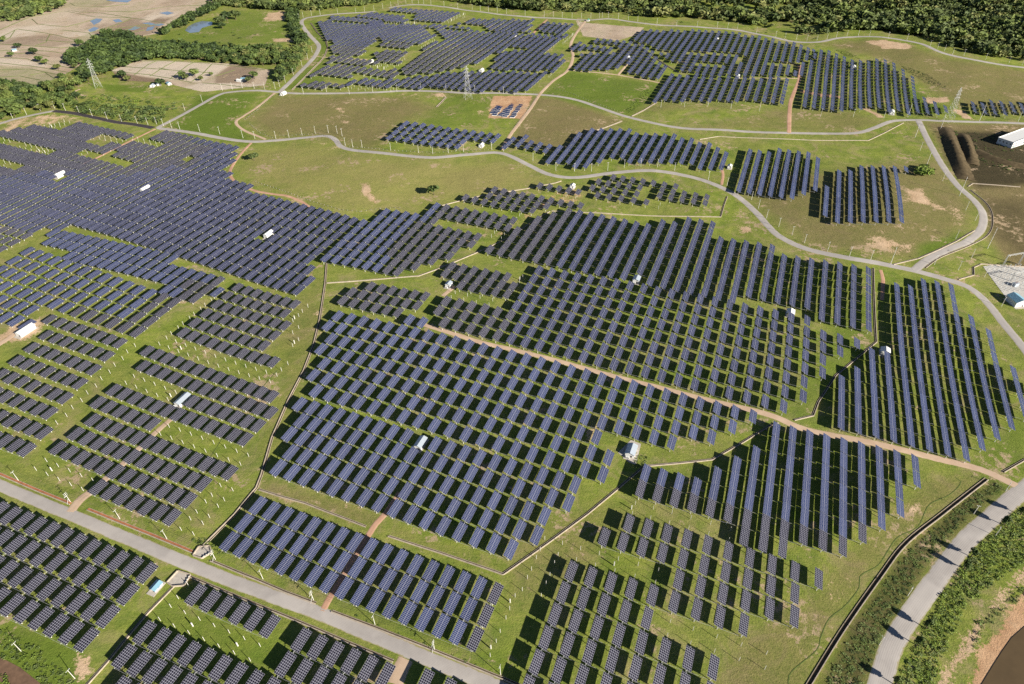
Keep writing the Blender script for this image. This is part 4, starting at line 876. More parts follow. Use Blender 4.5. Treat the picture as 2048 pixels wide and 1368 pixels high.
# ------------------------------------------------------------------ utility poles
POLES = {'along the lower road': ([(37,961,0),(141,1004,2),(240,1038,1),(334,1078,1),(431,1119,2),(526,1158,1),(627,1200,2),(750,1249,1),(869,1299,2),(1001,1349,1),(43,1303,1),(150,1357,1)], 9.5)}
def tl(c, r, *p): return [(512 * c + x / 4, 342 * r + y / 4, 0) for x, y in p]
POLES['along the fresh asphalt road'] = (tl(0,0,(105,950),(215,920),(325,890),(440,870),(525,885),(635,905),(740,930),(860,955),(975,975),(1100,990),(1185,1000),(1255,995)), 11)
POLES['beside the left road fork'] = (tl(0,0,(1310,1010),(1375,1025),(1440,1035),(1600,1055),(1760,1075),(1945,1105),(2040,1112),(1480,885),(1620,815),(1780,725),(1860,715),(1940,703),(2035,710)), 11)
POLES['along the winding middle road'] = (tl(1,0,(160,1110),(265,1100),(370,1085),(475,1068),(580,1065),(650,1068),(690,1090),(715,1165),(775,1180),(850,1183),(1078,1205),(1300,1222),(1415,1232),(1540,1224),(1660,1215),(1885,1200))+tl(2,0,(168,1287),(350,1365),(500,1372),(635,1372),(765,1365),(898,1342),(1030,1333),(1163,1337),(1300,1366)), 11)
POLES['along the upper straight road'] = (tl(1,0,(70,715),(155,712),(380,750),(565,735),(748,755),(935,740),(1128,735),(1318,722),(1520,725),(1750,740),(1980,748)), 11)
POLES['along the far left loop'] = (tl(1,0,(190,695),(235,660),(300,600),(370,535),(415,475),(450,420),(345,155),(378,140),(445,125),(515,120),(655,112),(800,105),(870,97),(945,87),(1015,70),(1080,55),(1138,42)), 11)
POLES['along the top road before the forest'] = (tl(1,0,(1200,28),(1250,25),(1300,27),(1342,32),(1400,38),(1505,52),(1615,67),(1730,77),(1795,87),(1860,92),(1930,102),(2005,112))+tl(2,0,(105,125),(258,135),(330,137),(402,142),(480,147),(555,148),(630,150),(698,145),(722,142),(770,142),(850,152),(930,162),(1005,172),(1160,190),(1315,210),(1480,217),(1640,222),(1725,227),(1802,232),(1955,264)), 11)
POLES['along the top right road'] = (tl(3,0,(60,300),(135,312),(225,322),(310,328),(390,328),(470,318),(545,302),(630,292),(720,290),(810,290),(960,307),(1110,322),(1295,372),(1355,390),(1410,410),(1475,437),(1565,447),(1740,477),(1925,507),(2030,525)), 11)
POLES['above the right road'] = (tl(2,0,(1190,862),(1378,857),(1565,852),(1750,872),(1978,890))+tl(3,0,(420,932),(680,937),(925,947),(2000,972),(1215,1205)), 12)
POLES['around the brown knoll'] = (tl(3,1,(1395,80),(1580,315),(1655,400),(1625,700),(1520,795),(1330,750),(1500,545),(820,710),(650,682),(475,642),(290,577),(190,515),(85,447),(1730,850),(1865,1085))+tl(2,1,(1720,118),(1570,72),(1915,232),(1970,300),(2035,378)), 11)
POLES['beside the curved lower right road'] = ([(2011,982,0),(1947,1028,0),(1990,1072,0),(1815,1192,0),(1758,1290,0)], 9)
TALL = tl(3,0,(1118,935),(1690,970),(1175,1100),(1265,1330),(1380,1030))+tl(3,1,(1530,200),(1755,620),(980,742))
def pole_mesh(h, arms):
    sh_ = MB(); sh_.bar((0, 0, -.8), (0, 0, h), .42 if h < 15 else .62, n=6, w2=.26 if h < 15 else .34)
    return sh_.mesh('pole_shaft', MT['post'])
def arm_mesh(h, n=2):
    a = MB()
    for k in range(n):
        z = h - .35 - k * 1.3; a.bar((-1.2, .18, z), (1.2, .18, z), .16, n=4)
        for x in (-1.1, 0, 1.1): a.bar((x, .18, z + .06), (x, .18, z + .45), .16, n=4)
    return a.mesh('cross_arm', MT['white'])
pcache = {}
ROADDIR = {}
near_line = []
for place, (lst, h) in POLES.items():
    for idx_, (px_, py_, ty) in enumerate(lst):
        X, Y, Z = G1(px_, py_); key = (h, ty)
        if key not in pcache: pcache[key] = (pole_mesh(h, ty), arm_mesh(h, 3 if ty == 2 else 1), arm_mesh(h, 2))
        sh_, ar, _x = pcache[key]
        nm = ORD[idx_] if idx_ < 30 else 'last'
        o = empty('utility_pole', (X, Y, Z), YAW + pi / 2 if place == 'along the lower road' else rnd.uniform(0, 3), '%s pale concrete pole %s, counted from the %s' % (nm, place, 'left'), 'pole', 'utility poles ' + place)
        link(bpy.data.objects.new('pole_shaft', sh_), o); link(bpy.data.objects.new('cross_arm', ar), o)
        if ty == 2:
            br = MB(); br.bar((0, .3, 3.4), (-2.6, .3, -.2), .16, n=4); br.bar((0, .3, 6.3), (-1.8, .3, 6.3), .2, n=4); br.build('stay', MT['white'], o)
        if place == 'along the lower road' and idx_ < 10: near_line.append((X, Y, Z + h))
for k, (px_, py_, _t) in enumerate(TALL):
    X, Y, Z = G1(px_, py_); h = 24 if k in (1, 5, 6) else 19
    key = ('T', h)
    if key not in pcache: pcache[key] = (pole_mesh(h, 0), arm_mesh(h, 2))
    o = empty('tall_line_pole', (X, Y, Z), .9, ['tall pole beside the far hillside tables','tall leaning-looking pole above the upper right road','tall pole inside the fork of the right roads','tall pole near the green bush, right of the knoll','tall pole above the large white building','tall pole on the outer road edge right of the knoll','tallest pole outside the sharp right bend','tall pole at the foot of the knoll by the junction'][k], 'pole', 'tall power line poles')
    link(bpy.data.objects.new('pole_shaft', pcache[key][0]), o); link(bpy.data.objects.new('cross_arm', pcache[key][1]), o)
def cable(name, A, B, lab, sag=.8, offs=(0,)):
    m = MB(); A = Vector(A); B = Vector(B); d = (B - A).normalized(); nn = Vector((-d.y, d.x, 0))
    for of in offs:
        pr = None
        for k in range(9):
            t = k / 8; p = A.lerp(B, t) + nn * of; p.z -= sag * 4 * t * (1 - t)
            if pr is not None: m.bar(pr, p, .07, n=4)
            pr = p
    o = m.build(name, MT['wire']); tag(o, lab, 'cable', 'overhead cables along the lower road'); return o
for k in range(len(near_line) - 1):
    cable('overhead_cable', near_line[k], near_line[k + 1], 'overhead cables, %s span from the left along the lower road' % ORD[k], .7, (-1.0, 0, 1.0))

# ------------------------------------------------------------------ lattice pylons
def pylon(px_, py_, h, rz, lab):
    X, Y, Z = G1(px_, py_); o = empty('lattice_pylon', (X, Y, Z), rz, lab, 'pylon')
    wb = h * .11
    def wd(t): return wb * (1 - t) ** 1.15 * .95 + .55 + .0
    lv = [0, .16, .3, .42, .53, .63, .72, .8, .87, .94, 1.0]
    for sx in (-1, 1):
        for sy in (-1, 1):
            m = MB()
            for a, c in zip(lv[:-1], lv[1:]): m.bar((sx * wd(a), sy * wd(a), a * h - (.5 if a == 0 else 0)), (sx * wd(c), sy * wd(c), c * h), .20, n=4)
            m.build('leg', MT['steel'], o)
    m = MB()
    for a, c in zip(lv[:-1], lv[1:]):
        A_, B_ = wd(a), wd(c)
        for (x0, y0), (x1, y1) in (((-1,-1),(1,-1)),((1,-1),(1,1)),((1,1),(-1,1)),((-1,1),(-1,-1))):
            m.bar((x0 * A_, y0 * A_, a * h), (x1 * B_, y1 * B_, c * h), .10, n=4); m.bar((x1 * A_, y1 * A_, a * h), (x0 * B_, y0 * B_, c * h), .10, n=4)
            m.bar((x0 * B_, y0 * B_, c * h), (x1 * B_, y1 * B_, c * h), .10, n=4)
    m.build('bracing', MT['steel'], o)
    for t_, L in ((.70, 4.6), (.80, 4.0), (.90, 3.4)):
        a = MB(); z = t_ * h
        for s_ in (-1, 1):
            for y_ in (-.5, .5): a.bar((s_ * .5, y_, z), (s_ * L, 0, z + .3), .13, n=4); a.bar((s_ * .5, y_, z + 1.6), (s_ * L, 0, z + .35), .18, n=4)
            a.bar((s_ * L, 0, z + .2), (s_ * L, 0, z - 1.5), .2, n=4)
        a.build('cross_arm', MT['steel'], o)
pylon(197, 174, 46, .6, 'lattice pylon on the grass left of the farm sheds')
pylon(936, 197, 50, .3, 'lattice pylon standing beside the upper straight road')
pylon(1896, 243, 48, .3, 'lattice pylon above the right road near the hillside')

# ------------------------------------------------------------------ houses
def house(px_, py_, L, W_, H_, lab, roof='roof', rz=None, wall='white', units=2, cat='hut', name='inverter_house', gable='y', group='small inverter houses'):
    X, Y, Z = G1(px_, py_); o = empty(name, (X, Y, Z), RZ if rz is None else rz, lab, cat, group)
    b = MB(); b.box((0, 0, H_ / 2 - .3), (W_, L, H_ + .6)); rh = W_ * .22
    b.add([(-W_/2, -L/2, H_), (W_/2, -L/2, H_), (0, -L/2, H_ + rh - .05)], [(0, 1, 2)]); b.add([(-W_/2, L/2, H_), (W_/2, L/2, H_), (0, L/2, H_ + rh - .05)], [(2, 1, 0)])
    b.build('wall', MT[wall], o)
    e = .45
    for s_ in (-1, 1):
        r = MB(); x1 = s_ * (W_ / 2 + e); dz = rh * e / (W_ / 2)
        top = [(0, -L/2 - e, H_ + rh), (0, L/2 + e, H_ + rh), (x1, L/2 + e, H_ - dz), (x1, -L/2 - e, H_ - dz)]
        V = top + [(a, c, z - .14) for a, c, z in top]
        r.add(V, [(0, 1, 2, 3), (7, 6, 5, 4), (0, 3, 7, 4), (3, 2, 6, 7), (2, 1, 5, 6), (1, 0, 4, 5)])
        ro = r.build('roof_slope', MT[roof], o)
        if L > 7:
            n_ = int(L / 1.3); rb = MB()
            for k in range(n_):
                y_ = -L / 2 + (k + .5) * L / n_; rb.bar((s_ * .1, y_, H_ + rh + .02), (x1 * .97, y_, H_ - dz * .9 + .04), .09, n=4)
            rb.build('roof_rib', MT[roof], ro)
    d = MB(); d.box((W_ * .18, -L / 2 - .04, 1.05), (1.1, .08, 2.1)); d.build('door', MT['dark'], o)
    for k in range(units):
        u = MB(); u.box((-W_ * .28 + k * 1.5, -L / 2 - 1.3, .8), (1.2, 1.3, 1.9)); uo = u.build('cooling_unit', MT['white'], o)
        v = MB(); v.box((-W_ * .28 + k * 1.5, -L / 2 - 1.97, .9), (.7, .05, .7)); v.build('vent', MT['dark'], uo)
    w_ = MB(); w_.box((W_ / 2 + .03, 0, H_ * .62), (.06, min(1.4, L * .25), .6)); w_.build('louvre', MT['dark'], o)
    sl_ = MB(); sl_.box((0, -.6, .12), (W_ + 1.6, L + 4.2, .3)); sl_.build('base_slab', MT['slab'], o)
house(367,803,12.5,5.6,3.6,'pale roofed hut at the head of the lone dirt strip, left field')
house(842,890,10.5,5.6,3.6,'pale roofed hut inside the central blue field')
house(1262,905,10,6.6,3.6,'hut on its own concrete apron beside the drain junction')
house(1273,562,8,6,3.6,'small hut at the foot of the tall upper columns')
house(1580,629,7,6.5,3.6,'small white hut among the right-hand upper columns',roof='white')
house(1769,706,6,7,3.6,'white hut at the bend of the right drain',roof='white')
house(898,572,6,5,3.6,'tiny hut beside the small dark field')
house(53,664,15,7,3.8,'long white building at the end of the left dirt track',roof='white',units=0)
house(1145,375,6,5,3.5,'tiny white hut beside the small dark row near the road bend',roof='white')
house(1459,336,6,5,3.5,'tiny white hut between the blue columns and the short columns',roof='white')
house(963,293,7,5,3.5,'small white hut at the corner of the meadow field',roof='white')
house(1256,118,8,6,3.6,'white hut at the end of the far short dirt spur',roof='white')
house(743,125,8,5,3.6,'white hut between far dark rows',roof='white')
house(963,143,9,6,3.6,'white hut beside the far field right of the pylon',roof='white')
house(1029,73,8,6,3.6,'white hut in the far top field left of the dirt track',roof='white')
house(1434,81,7,5,3.6,'white hut in the far field below the top right road',roof='white')
house(1476,155,7,5,3.6,'white hut above the far right columns',roof='white')
house(1707,137,8,7,3.6,'white hut among the hillside tables',roof='white')
house(1783,227,10,6,3.6,'white hut beside the upper right road',roof='white')
house(122,353,12,4.5,5.0,'first white roofed hut sunk among the dense left tables',roof='white',units=0)
house(292,382,12,4.5,5.0,'second white roofed hut sunk among the dense left tables',roof='white',units=0)
house(538,473,11,4.5,5.0,'white roofed hut near the right edge of the dense left field',roof='white',units=0)
house(314,1175,6,4.2,2.4,'small blue roofed pump hut beside the culvert basin',roof='blueroof',units=0,cat='hut',name='pump_hut',group='')
house(567,189,9,6,3.4,'white gate hut at the far left road junction',roof='white',name='gate_hut',group='')
house(1176,42,6,5,3,'tiny gate hut at the top dirt track junction',roof='greenroof',name='gate_hut',group='')
for k, (x_, y_, L_, r_) in enumerate(((306,173,9,'roof'),(318,170,6,'white'),(338,169,7,'blueroof'),(480,163,10,'white'),(487,160,7,'blueroof'),(30,102,7,'blueroof'))):
    house(x_,y_,L_,6,3,['pale roofed farm shed among the bushes by the paddies','small white farm shed beside the pale roofed one','blue roofed farm shed right of the white one','white farm shed at the end of the bright paddies','blue farm shed beside the white one','blue tarp hut under a lone paddy tree'][k],roof=r_,name='farm_shed',units=0,cat='shed',group='farm sheds',rz=.4*k)

# large white building cut by the right edge
def white_block():
    A_ = np.array(G1(2022, 297)); B_ = np.array(G1(2075, 279)); d = B_[:2] - A_[:2]; rz = atan2(d[1], d[0]); D = 20.0; L = 60.0; H_ = 7.5
    o = empty('white_warehouse', tuple(A_), rz, 'long white flat-roofed building cut by the right edge of the photo', 'building')
    b = MB(); b.box((L / 2, D / 2, H_ / 2 - .5), (L, D, H_ + 1)); b.build('wall', MT['white'], o)
    r = MB(); r.box((L / 2, D / 2, H_ + .2), (L + .8, D + .8, .36)); ro = r.build('roof', MT['white'], o)
    p = MB()
    for (c, s_) in (((L/2, -.2, H_ + .8), (L + .8, .4, .85)), ((L/2, D + .2, H_ + .8), (L + .8, .4, .85)), ((-.2, D/2, H_ + .8), (.4, D, .85))): p.box(c, s_)
    p.build('parapet', MT['white'], ro)
    for fl in (1.9, 5.2):
        for k in range(18):
            w1 = MB(); w1.box((2.2 + k * 3.2, -.02, fl), (1.9, .1, 1.5)); wo_ = w1.build('window', MT['dark'], o)
    for k in range(4):
        w1 = MB(); w1.box((-.02, 3 + k * 4.6, 4.8), (.1, 1.7, 1.4)); w1.build('window', MT['dark'], o)
    for k in range(2):
        w1 = MB(); w1.box((6 + k * 24, -.05, 1.15), (1.8, .12, 2.5)); w1.build('door', MT['greenroof'], o)
white_block()

# substation
def gantry(px_, py_, rz, lab, W_=14, H_=14):
    X, Y, Z = G1(px_, py_); o = empty('gantry', (X, Y, Z), rz, lab, 'gantry', 'steel gantries of the substation')
    for s_ in (-1, 1):
        m = MB()
        for a, c in ((-.6, -.6), (.6, -.6), (.6, .6), (-.6, .6)): m.bar((s_ * W_ / 2 + a, c, -.3), (s_ * W_ / 2 + a * .5, c * .5, H_), .2, n=4)
        for k in range(7):
            z = k * H_ / 7; m.bar((s_ * W_ / 2 - .6, -.6, z), (s_ * W_ / 2 + .6, .6, z + H_ / 7), .12, n=4); m.bar((s_ * W_ / 2 + .6, -.6, z), (s_ * W_ / 2 - .6, .6, z + H_ / 7), .12, n=4)
        m.build('column', MT['steel'], o)
    m = MB()
    for z in (H_ - 1, H_): m.bar((-W_ / 2, -.4, z), (W_ / 2, -.4, z), .16, n=4); m.bar((-W_ / 2, .4, z), (W_ / 2, .4, z), .16, n=4)
    for k in range(10): m.bar((-W_ / 2 + k * W_ / 10, -.4, H_ - 1), (-W_ / 2 + (k + 1) * W_ / 10, .4, H_), .12, n=4)
    for x in (-W_ / 3, 0, W_ / 3): m.bar((x, 0, H_ - 1), (x, 0, H_ - 2.6), .3, n=4)
    m.build('beam', MT['steel'], o)
gantry(2020, 533, .25, 'tall steel gantry at the upper left corner of the substation', 20, 15)
gantry(2035, 560, .25, 'lower gantry in the middle of the substation', 16, 10)
gantry(2070, 545, .25, 'gantry at the right edge of the substation', 16, 13)
def switchgear():
    P0 = G1(1985, 545); g = []
    for r in range(6):
        for c in range(7):
            x_, y_ = 1978 + c * 10 + r * 6, 538 + r * 9 - c * .3
            if x_ < 2060: g.append((x_, y_))
    hv = MB(); hv.bar((0, 0, -.2), (0, 0, 2.6), .35, n=4); a = hv.mesh('support', MT['steel'])
    iv = MB(); iv.bar((0, 0, 2.6), (0, 0, 4.6), .42, n=6); iv.bar((-.9, 0, 4.6), (.9, 0, 4.6), .14, n=4); bm_ = iv.mesh('insulator', MT['roof'])
    for k, (x_, y_) in enumerate(g):
        X, Y, Z = G1(x_, y_); o = empty('busbar_post', (X, Y, Z), .25, 'grey busbar post with insulator in the substation yard', 'busbar post', 'busbar posts in the substation yard')
        link(bpy.data.objects.new('support', a), o); link(bpy.data.objects.new('insulator', bm_), o)
switchgear()
def transformer(px_, py_, lab):
    X, Y, Z = G1(px_, py_); o = empty('transformer', (X, Y, Z), .25, lab, 'transformer')
    b = MB(); b.box((0, 0, 1.8), (4.5, 3, 3.6)); b.build('tank', MT['roof'], o)
    r = MB()
    for k in range(8): r.box((-2 + k * .55, 2.1, 1.7), (.18, 1.1, 2.6))
    r.build('radiator', MT['steel'], o)
    for k in range(3):
        i = MB(); i.bar((-1.2 + k * 1.2, 0, 3.6), (-1.2 + k * 1.2, 0, 5.2), .3, n=6); i.build('bushing', MT['rust'], o)
transformer(2030, 572, 'grey power transformer in the substation yard, nearest to the control building')
house(2030,606,13,11,5.5,'substation control building with blue and green roof at the right edge',roof='blueroof',units=0,cat='building',name='control_building',group='',rz=YAW+.5)

# culvert basins
def basin(pts, lab):
    P = G(*pts); c = P.mean(0); z = float(terr(*c)); o = empty('culvert_basin', (c[0], c[1], z), 0, lab, 'basin')
    n_ = len(P)
    m = MB(); m.add([(p[0] - c[0], p[1] - c[1], .2) for p in P], [tuple(range(n_))[::-1]]); m.build('floor', MT['slab'], o)
    for k in range(n_):
        a, b_ = P[k] - c, P[(k + 1) % n_] - c; d = b_ - a; L = hypot(*d); w1 = MB(); mid_ = (a + b_) / 2
        w1.box((mid_[0], mid_[1], .4), (L - .5, .45, 1.6), atan2(d[1], d[0])); w1.build('side_wall', MT['concrete'], o)
    for k in range(3):
        f = k / 2 * .5 + .25; pt = P[2] * (1 - f) + P[3] * f - c if n_ > 3 else P[0] - c
        b2 = MB(); b2.box((pt[0], pt[1], 1.35), (.6, .6, .3)); b2.build('marker_block', MT['white'], o)
basin([(398,1094),(420,1092),(424,1106),(404,1118),(386,1112)], 'concrete culvert basin above the lower road')
basin([(356,1142),(382,1150),(370,1172),(346,1174),(334,1166)][::-1], 'concrete culvert basin below the lower road')

# spare panels lying on the red clearing
for k, (a, b_) in enumerate((((988,232),(1013,196)),((1000,233),(1020,212)),((1010,235),(1028,203)),((1024,236),(1042,208)),((983,228),(1003,204)))):
    A_, B_ = gp(*a), gp(*b_); d = B_ - A_; L = hypot(*d); z = float(terr(*A_)); rz = atan2(d[1], d[0])
    o = empty('spare_panel_row', (A_[0], A_[1], z), rz, ['long row of spare panels on the red clearing, left of centre','short row of spare panels low on the clearing','long row of spare panels in the middle of the clearing','row of spare panels on the right side of the clearing','row of spare panels at the left rim of the clearing'][k], 'panel stack', 'spare panels on the red clearing')
    n_ = max(3, int(L / 7))
    for q_ in range(n_):
        m = MB(); s_ = L / n_; y0 = .8 * sin(q_ * 2.1 + k); m.box((s_ * (q_ + .5), y0, .45), (s_ * .85, 7.4, .9)); pf = m.build('pallet', MT['white' if (q_ + k) % 3 == 0 else 'steel'], o)
        g_ = MB()
        for x_ in range(3): g_.box((s_ * (q_ + .5) + (x_ - 1) * s_ * .27, y0, .95), (s_ * .24, 6.9, .08))
        g_.build('panel', MT['blue'], pf)

# low fence posts along tracks and meadows
fm = MB(); fm.box((0, 0, .5), (.22, .22, 1.7)); fmesh = fm.mesh('fence_post', MT['fence']); FENCES = [
 ('meadow fence below the left road fork', [(500,248),(520,266),(545,276)]), ('meadow fence above the winding road', [(560,272),(640,268),(668,280),(690,290)]),
 ('fence above the middle road', [(700,294),(790,302),(870,306),(985,300)]), ('fence along the big meadow', [(512,364),(560,380),(620,402),(680,420),(720,424),(760,418),(800,416)]),
 ('fence under the far dirt track', [(1104,176),(1150,190),(1200,210),(1240,225)]), ('fence on the brown meadow', [(1026,258),(1055,222),(1075,195)]), ('fence beside the pale track', [(548,190),(515,220),(490,240)])]
for lab, pts in FENCES:
    c = resample(G(*pts), 5.5); z0 = float(terr(*c[0])); o = empty('post_fence', (c[0][0], c[0][1], z0), 0, 'low ' + lab + ', grey posts with wire', 'fence', 'low post fences')
    for p in c:
        f = link(bpy.data.objects.new('fence_post', fmesh), o); f.location = (p[0] - c[0][0], p[1] - c[0][1], float(terr(*p)) - z0)
    m = MB()
    for a, b_ in zip(c[:-1], c[1:]):
        for hh in (.6, 1.15): m.bar((a[0] - c[0][0], a[1] - c[0][1], float(terr(*a)) - z0 + hh), (b_[0] - c[0][0], b_[1] - c[0][1], float(terr(*b_)) - z0 + hh), .06, n=4)
    m.build('wire', MT['wire'], o)

MT['rut'] = simple('flattened_dark_grass', (.085, .115, .026), .95, 0, .3, .5)
RUT = [(1911,955),(1920,966),(1898,990),(1856,1010),(1836,1053),(1794,1074),(1776,1101),(1754,1131),(1721,1151),(1716,1176),(1691,1211),(1656,1238),(1641,1276),(1631,1301),(1581,1346),(1576,1380)]
for off_ in (0,):
    road('wheel_rut', [(x_ + off_ * 5 + (2 if k_ % 2 else 0), y_ + off_ * 3) for k_, (x_, y_) in enumerate(RUT)], .8, MT['rut'], .07, jit=.12)
road('wheel_rut', [(390,965),(430,900),(470,840),(555,740)], .9, MT['rut'], .06, jit=.15)
ROADS[:] = [r_ for r_ in ROADS if r_[1] > 1]
PY = [(197,174,46),(936,197,50),(1896,243,48)]
for k in range(2):
    A_, B_ = G1(*PY[k][:2]), G1(*PY[k + 1][:2])
    for lv_, L_ in ((.70, 4.6), (.80, 4.0), (.90, 3.4)):
        cable('power_conductor', (A_[0], A_[1], A_[2] + PY[k][2] * lv_ - 1), (B_[0], B_[1], B_[2] + PY[k + 1][2] * lv_ - 1), '%s pair of high-voltage conductors between the %s pylons' % ({.70: 'lowest', .80: 'middle', .90: 'top'}[lv_], ('left and centre', 'centre and right')[k]), 12, (-L_, L_))['group'] = 'high-voltage conductors'

# ------------------------------------------------------------------ trees and scrub
RS2 = np.random.RandomState(21)
def crown_arrays(nleaf, R, Hc, leaf, seed, lobes=5):
    r = np.random.RandomState(seed); cen = [(0, 0, 0, 1.0)]
    for k in range(lobes):
        a = r.uniform(0, 2 * pi); cen.append((.55 * cos(a), .55 * sin(a), r.uniform(-.25, .45), r.uniform(.45, .68)))
    V = []; 
    for k in range(nleaf):
        cx, cy, cz, cr = cen[r.randint(len(cen))]
        d = r.normal(size=3); d /= np.linalg.norm(d); rr = cr * (r.uniform(.55, 1.0) ** .5) * (.72 if cr == 1.0 else 1)
        p = np.array([(cx + d[0] * rr) * R, (cy + d[1] * rr) * R, (cz + d[2] * rr * .85) * Hc / 2])
        nrm = d * .7 + r.normal(size=3) * .55 + np.array([0, 0, .35]); nrm /= np.linalg.norm(nrm)
        t = np.cross(nrm, r.normal(size=3)); t /= np.linalg.norm(t); b_ = np.cross(nrm, t); s = leaf * r.uniform(.6, 1.25)
        for u, v in ((-1, -.7), (1, -.5), (.8, .8), (-.7, 1)): V.append(p + t * u * s / 2 + b_ * v * s / 2)
    return np.array(V)
def crown_mesh(name, V, m): return np_mesh(name, V, np.arange(len(V)).reshape(-1, 4), m)
CR = []
for k in range(5):
    R_, Hc = 1.0, 2.0
    CR.append(crown_mesh('crown', np.vstack([crown_arrays(230, 1.0, 1.9, .34, 40 + k), crown_arrays(40, .62, 1.2, .75, 90 + k)]), MT[('leaf', 'leaf_olive', 'leaf', 'leaf_dark', 'leaf')[k]]))
CRB = [crown_mesh('crown', np.vstack([crown_arrays(200, 1.0, 1.6, .34, 140 + k), crown_arrays(30, .6, 1.0, .7, 190 + k)]), MT['leaf_bright']) for k in range(2)]
tk = MB(); tk.bar((0, 0, -.1), (.02, .01, .55), .085, n=6, w2=.055)
for a in range(4): tk.bar((.02, .01, .42), (.22 * cos(a * 1.6 + .3), .22 * sin(a * 1.6 + .3), .75), .045, n=4, w2=.02)
TRUNK = tk.mesh('trunk', MT['bark'])
ntree = 0
def tree(x, y, R_, H_, lab, group=None, var=None, cat='tree', name='leafy_tree'):
    global ntree
    ntree += 1; z = float(terr(x, y)); o = empty(name, (x, y, z), rnd.uniform(0, 6.28), lab, cat, group)
    t = link(bpy.data.objects.new('trunk', TRUNK), o); t.scale = (H_ * .9, H_ * .9, H_ * .95)
    me_ = (CR + CRB)[rnd.randrange(len(CR)) if var is None else var]
    c = link(bpy.data.objects.new('crown', me_), o); hc = H_ * .78; c.location = (0, 0, H_ - hc * .5); c.scale = (R_, R_ * rnd.uniform(.85, 1.15), hc / 2)
LONE = [(8,84,5,'round tree at the left edge of the paddies'),(37,97,5,'round paddy tree over a blue hut'),(69,110,6.5,'dark tree with a shadow in the middle of the paddies'),(24,115,5,'low round tree near the left edge of the paddies'),(82,125,5.5,'tall narrow tree in the paddy clump'),(76,122,4,'low bush-like tree left in the paddy clump'),(92,130,5,'right tree of the paddy clump'),(118,140,5,'spindly tree above the scrub belt'),(126,158,5,'leaning tree at the edge of the scrub belt'),(161,94,6.5,'big round tree left of the grove'),(152,137,4,'small bush tree between paddies and pylon'),(365,38,4,'single tree by the far pale field'),(393,36,4.5,'tree right of the single far tree'),
 (444,52,9,'largest dark tree beside the far pond'),(455,42,9,'dark tree behind the far pond clump'),(472,40,9.5,'dark round tree right in the far pond clump'),(446,58,6,'dark low tree in front of the far pond clump'),(367,158,6,'light green tree before the bright paddies'),(374,161,5,'second light tree before the bright paddies'),(391,155,7,'tall light tree right before the bright paddies'),(404,162,4,'small tree at the end of the bright paddies'),(424,153,3.5,'tiny tree on a paddy bund'),
 (247,158,7,'dark tree left of the farm sheds'),(258,164,5,'bushy tree left of the farm sheds'),(322,172,6,'dark tree between the farm sheds'),(868,390,6,'lone tree with a long shadow on the big meadow'),(509,321,5,'small dark tree at the dirt track bend'),(498,166,5,'tree beside the white farm shed'),(510,158,6,'tree behind the white farm shed')]
for x_, y_, r_, lab in LONE:
    p = gp(x_, y_); tree(p[0], p[1], r_ * 1.2, r_ * 2.4, lab, var=3 if 'dark' in lab or 'largest' in lab else None)
for k, (x_, y_, r_) in enumerate(((1838,352,7),(1848,346,7),(1856,352,6),(1846,338,6),(1862,345,5),(1834,342,5))):
    p = gp(x_, y_); tree(p[0], p[1], r_, r_ * 1.2, 'bright green shrub, %s from the left of the clump beside the knoll' % ORD[k], 'bright shrubs beside the knoll', 5 + k % 2, 'shrub', 'bright_shrub')
ROADT = [(1851,1256),(1832,1290),(1790,1370),(1942,1114),(1928,1138),(2006,1050),(2040,1030)]
for k, (x_, y_) in enumerate(ROADT):
    p = gp(x_, y_); z_ = float(terr(*p)); tree(p[0], p[1], 2.3, 9.5, '%s slim roadside tree from the right along the wide lower right road' % ORD[k], 'slim trees beside the curved road', 2, 'tree', 'slim_tree')
def scatter(poly, spacing, seed, jitter=.45, world=False):
    P = np.array(poly, float) if world else G(*poly); lo, hi = P.min(0), P.max(0); r = np.random.RandomState(seed)
    gx, gy = np.meshgrid(np.arange(lo[0], hi[0], spacing), np.arange(lo[1], hi[1], spacing)); gx = gx.ravel() + r.uniform(-jitter, jitter, gx.size) * spacing; gy = gy.ravel() + r.uniform(-jitter, jitter, gy.size) * spacing
    ok = in_poly(gx, gy, P); return np.stack([gx[ok], gy[ok]], 1)
RC = np.vstack([c for c, w_ in ROADS if w_ > 8])
def off_road(P, dmin=8.0):
    out = []
    for a in range(0, len(P), 500):
        d = np.hypot(P[a:a+500, None, 0] - RC[None, :, 0], P[a:a+500, None, 1] - RC[None, :, 1]).min(1); out.append(P[a:a+500][d > dmin])
    return np.vstack(out) if out else P
BELTS = [
 ('grove between the paddies and the farm sheds', [(125,128),(135,112),(178,92),(205,72),(235,68),(262,74),(300,92),(330,90),(345,112),(300,122),(262,128),(225,145),(205,150),(180,160),(165,150),(180,135),(150,132),(128,138)], 12.5, 8.4, 1),
 ('tree belt along the far pond', [(318,72),(345,52),(400,22),(430,6),(445,16),(400,38),(345,64),(325,78)], 12, 7.5, 2),
 ('tree belt above the bright paddies', [(300,100),(345,86),(440,96),(540,96),(600,104),(608,128),(560,132),(520,135),(440,126),(300,118)], 12, 6.5, 3),
 ('tree row left of the loop road', [(578,22),(598,26),(598,50),(606,72),(622,92),(608,120),(585,150),(560,172),(550,160),(590,118),(596,96),(582,70),(574,44)], 10, 6.8, 4),
 ('scrub belt left of the pylon', [(-40,178),(10,165),(60,178),(120,172),(140,160),(165,152),(180,162),(150,185),(160,200),(130,220),(110,218),(60,228),(-40,250)], 14, 7.2, 5),
]
belt_pts = []
for ph, poly, sp, R_, sd in BELTS:
    P = off_road(scatter(poly, sp, sd)); P = P[np.argsort(P[:, 1])]
    belt_pts += [(x, y, ph, R_) for x, y in P]
belt_pts.sort(key=lambda t: t[0] ** 2 + t[1] ** 2)
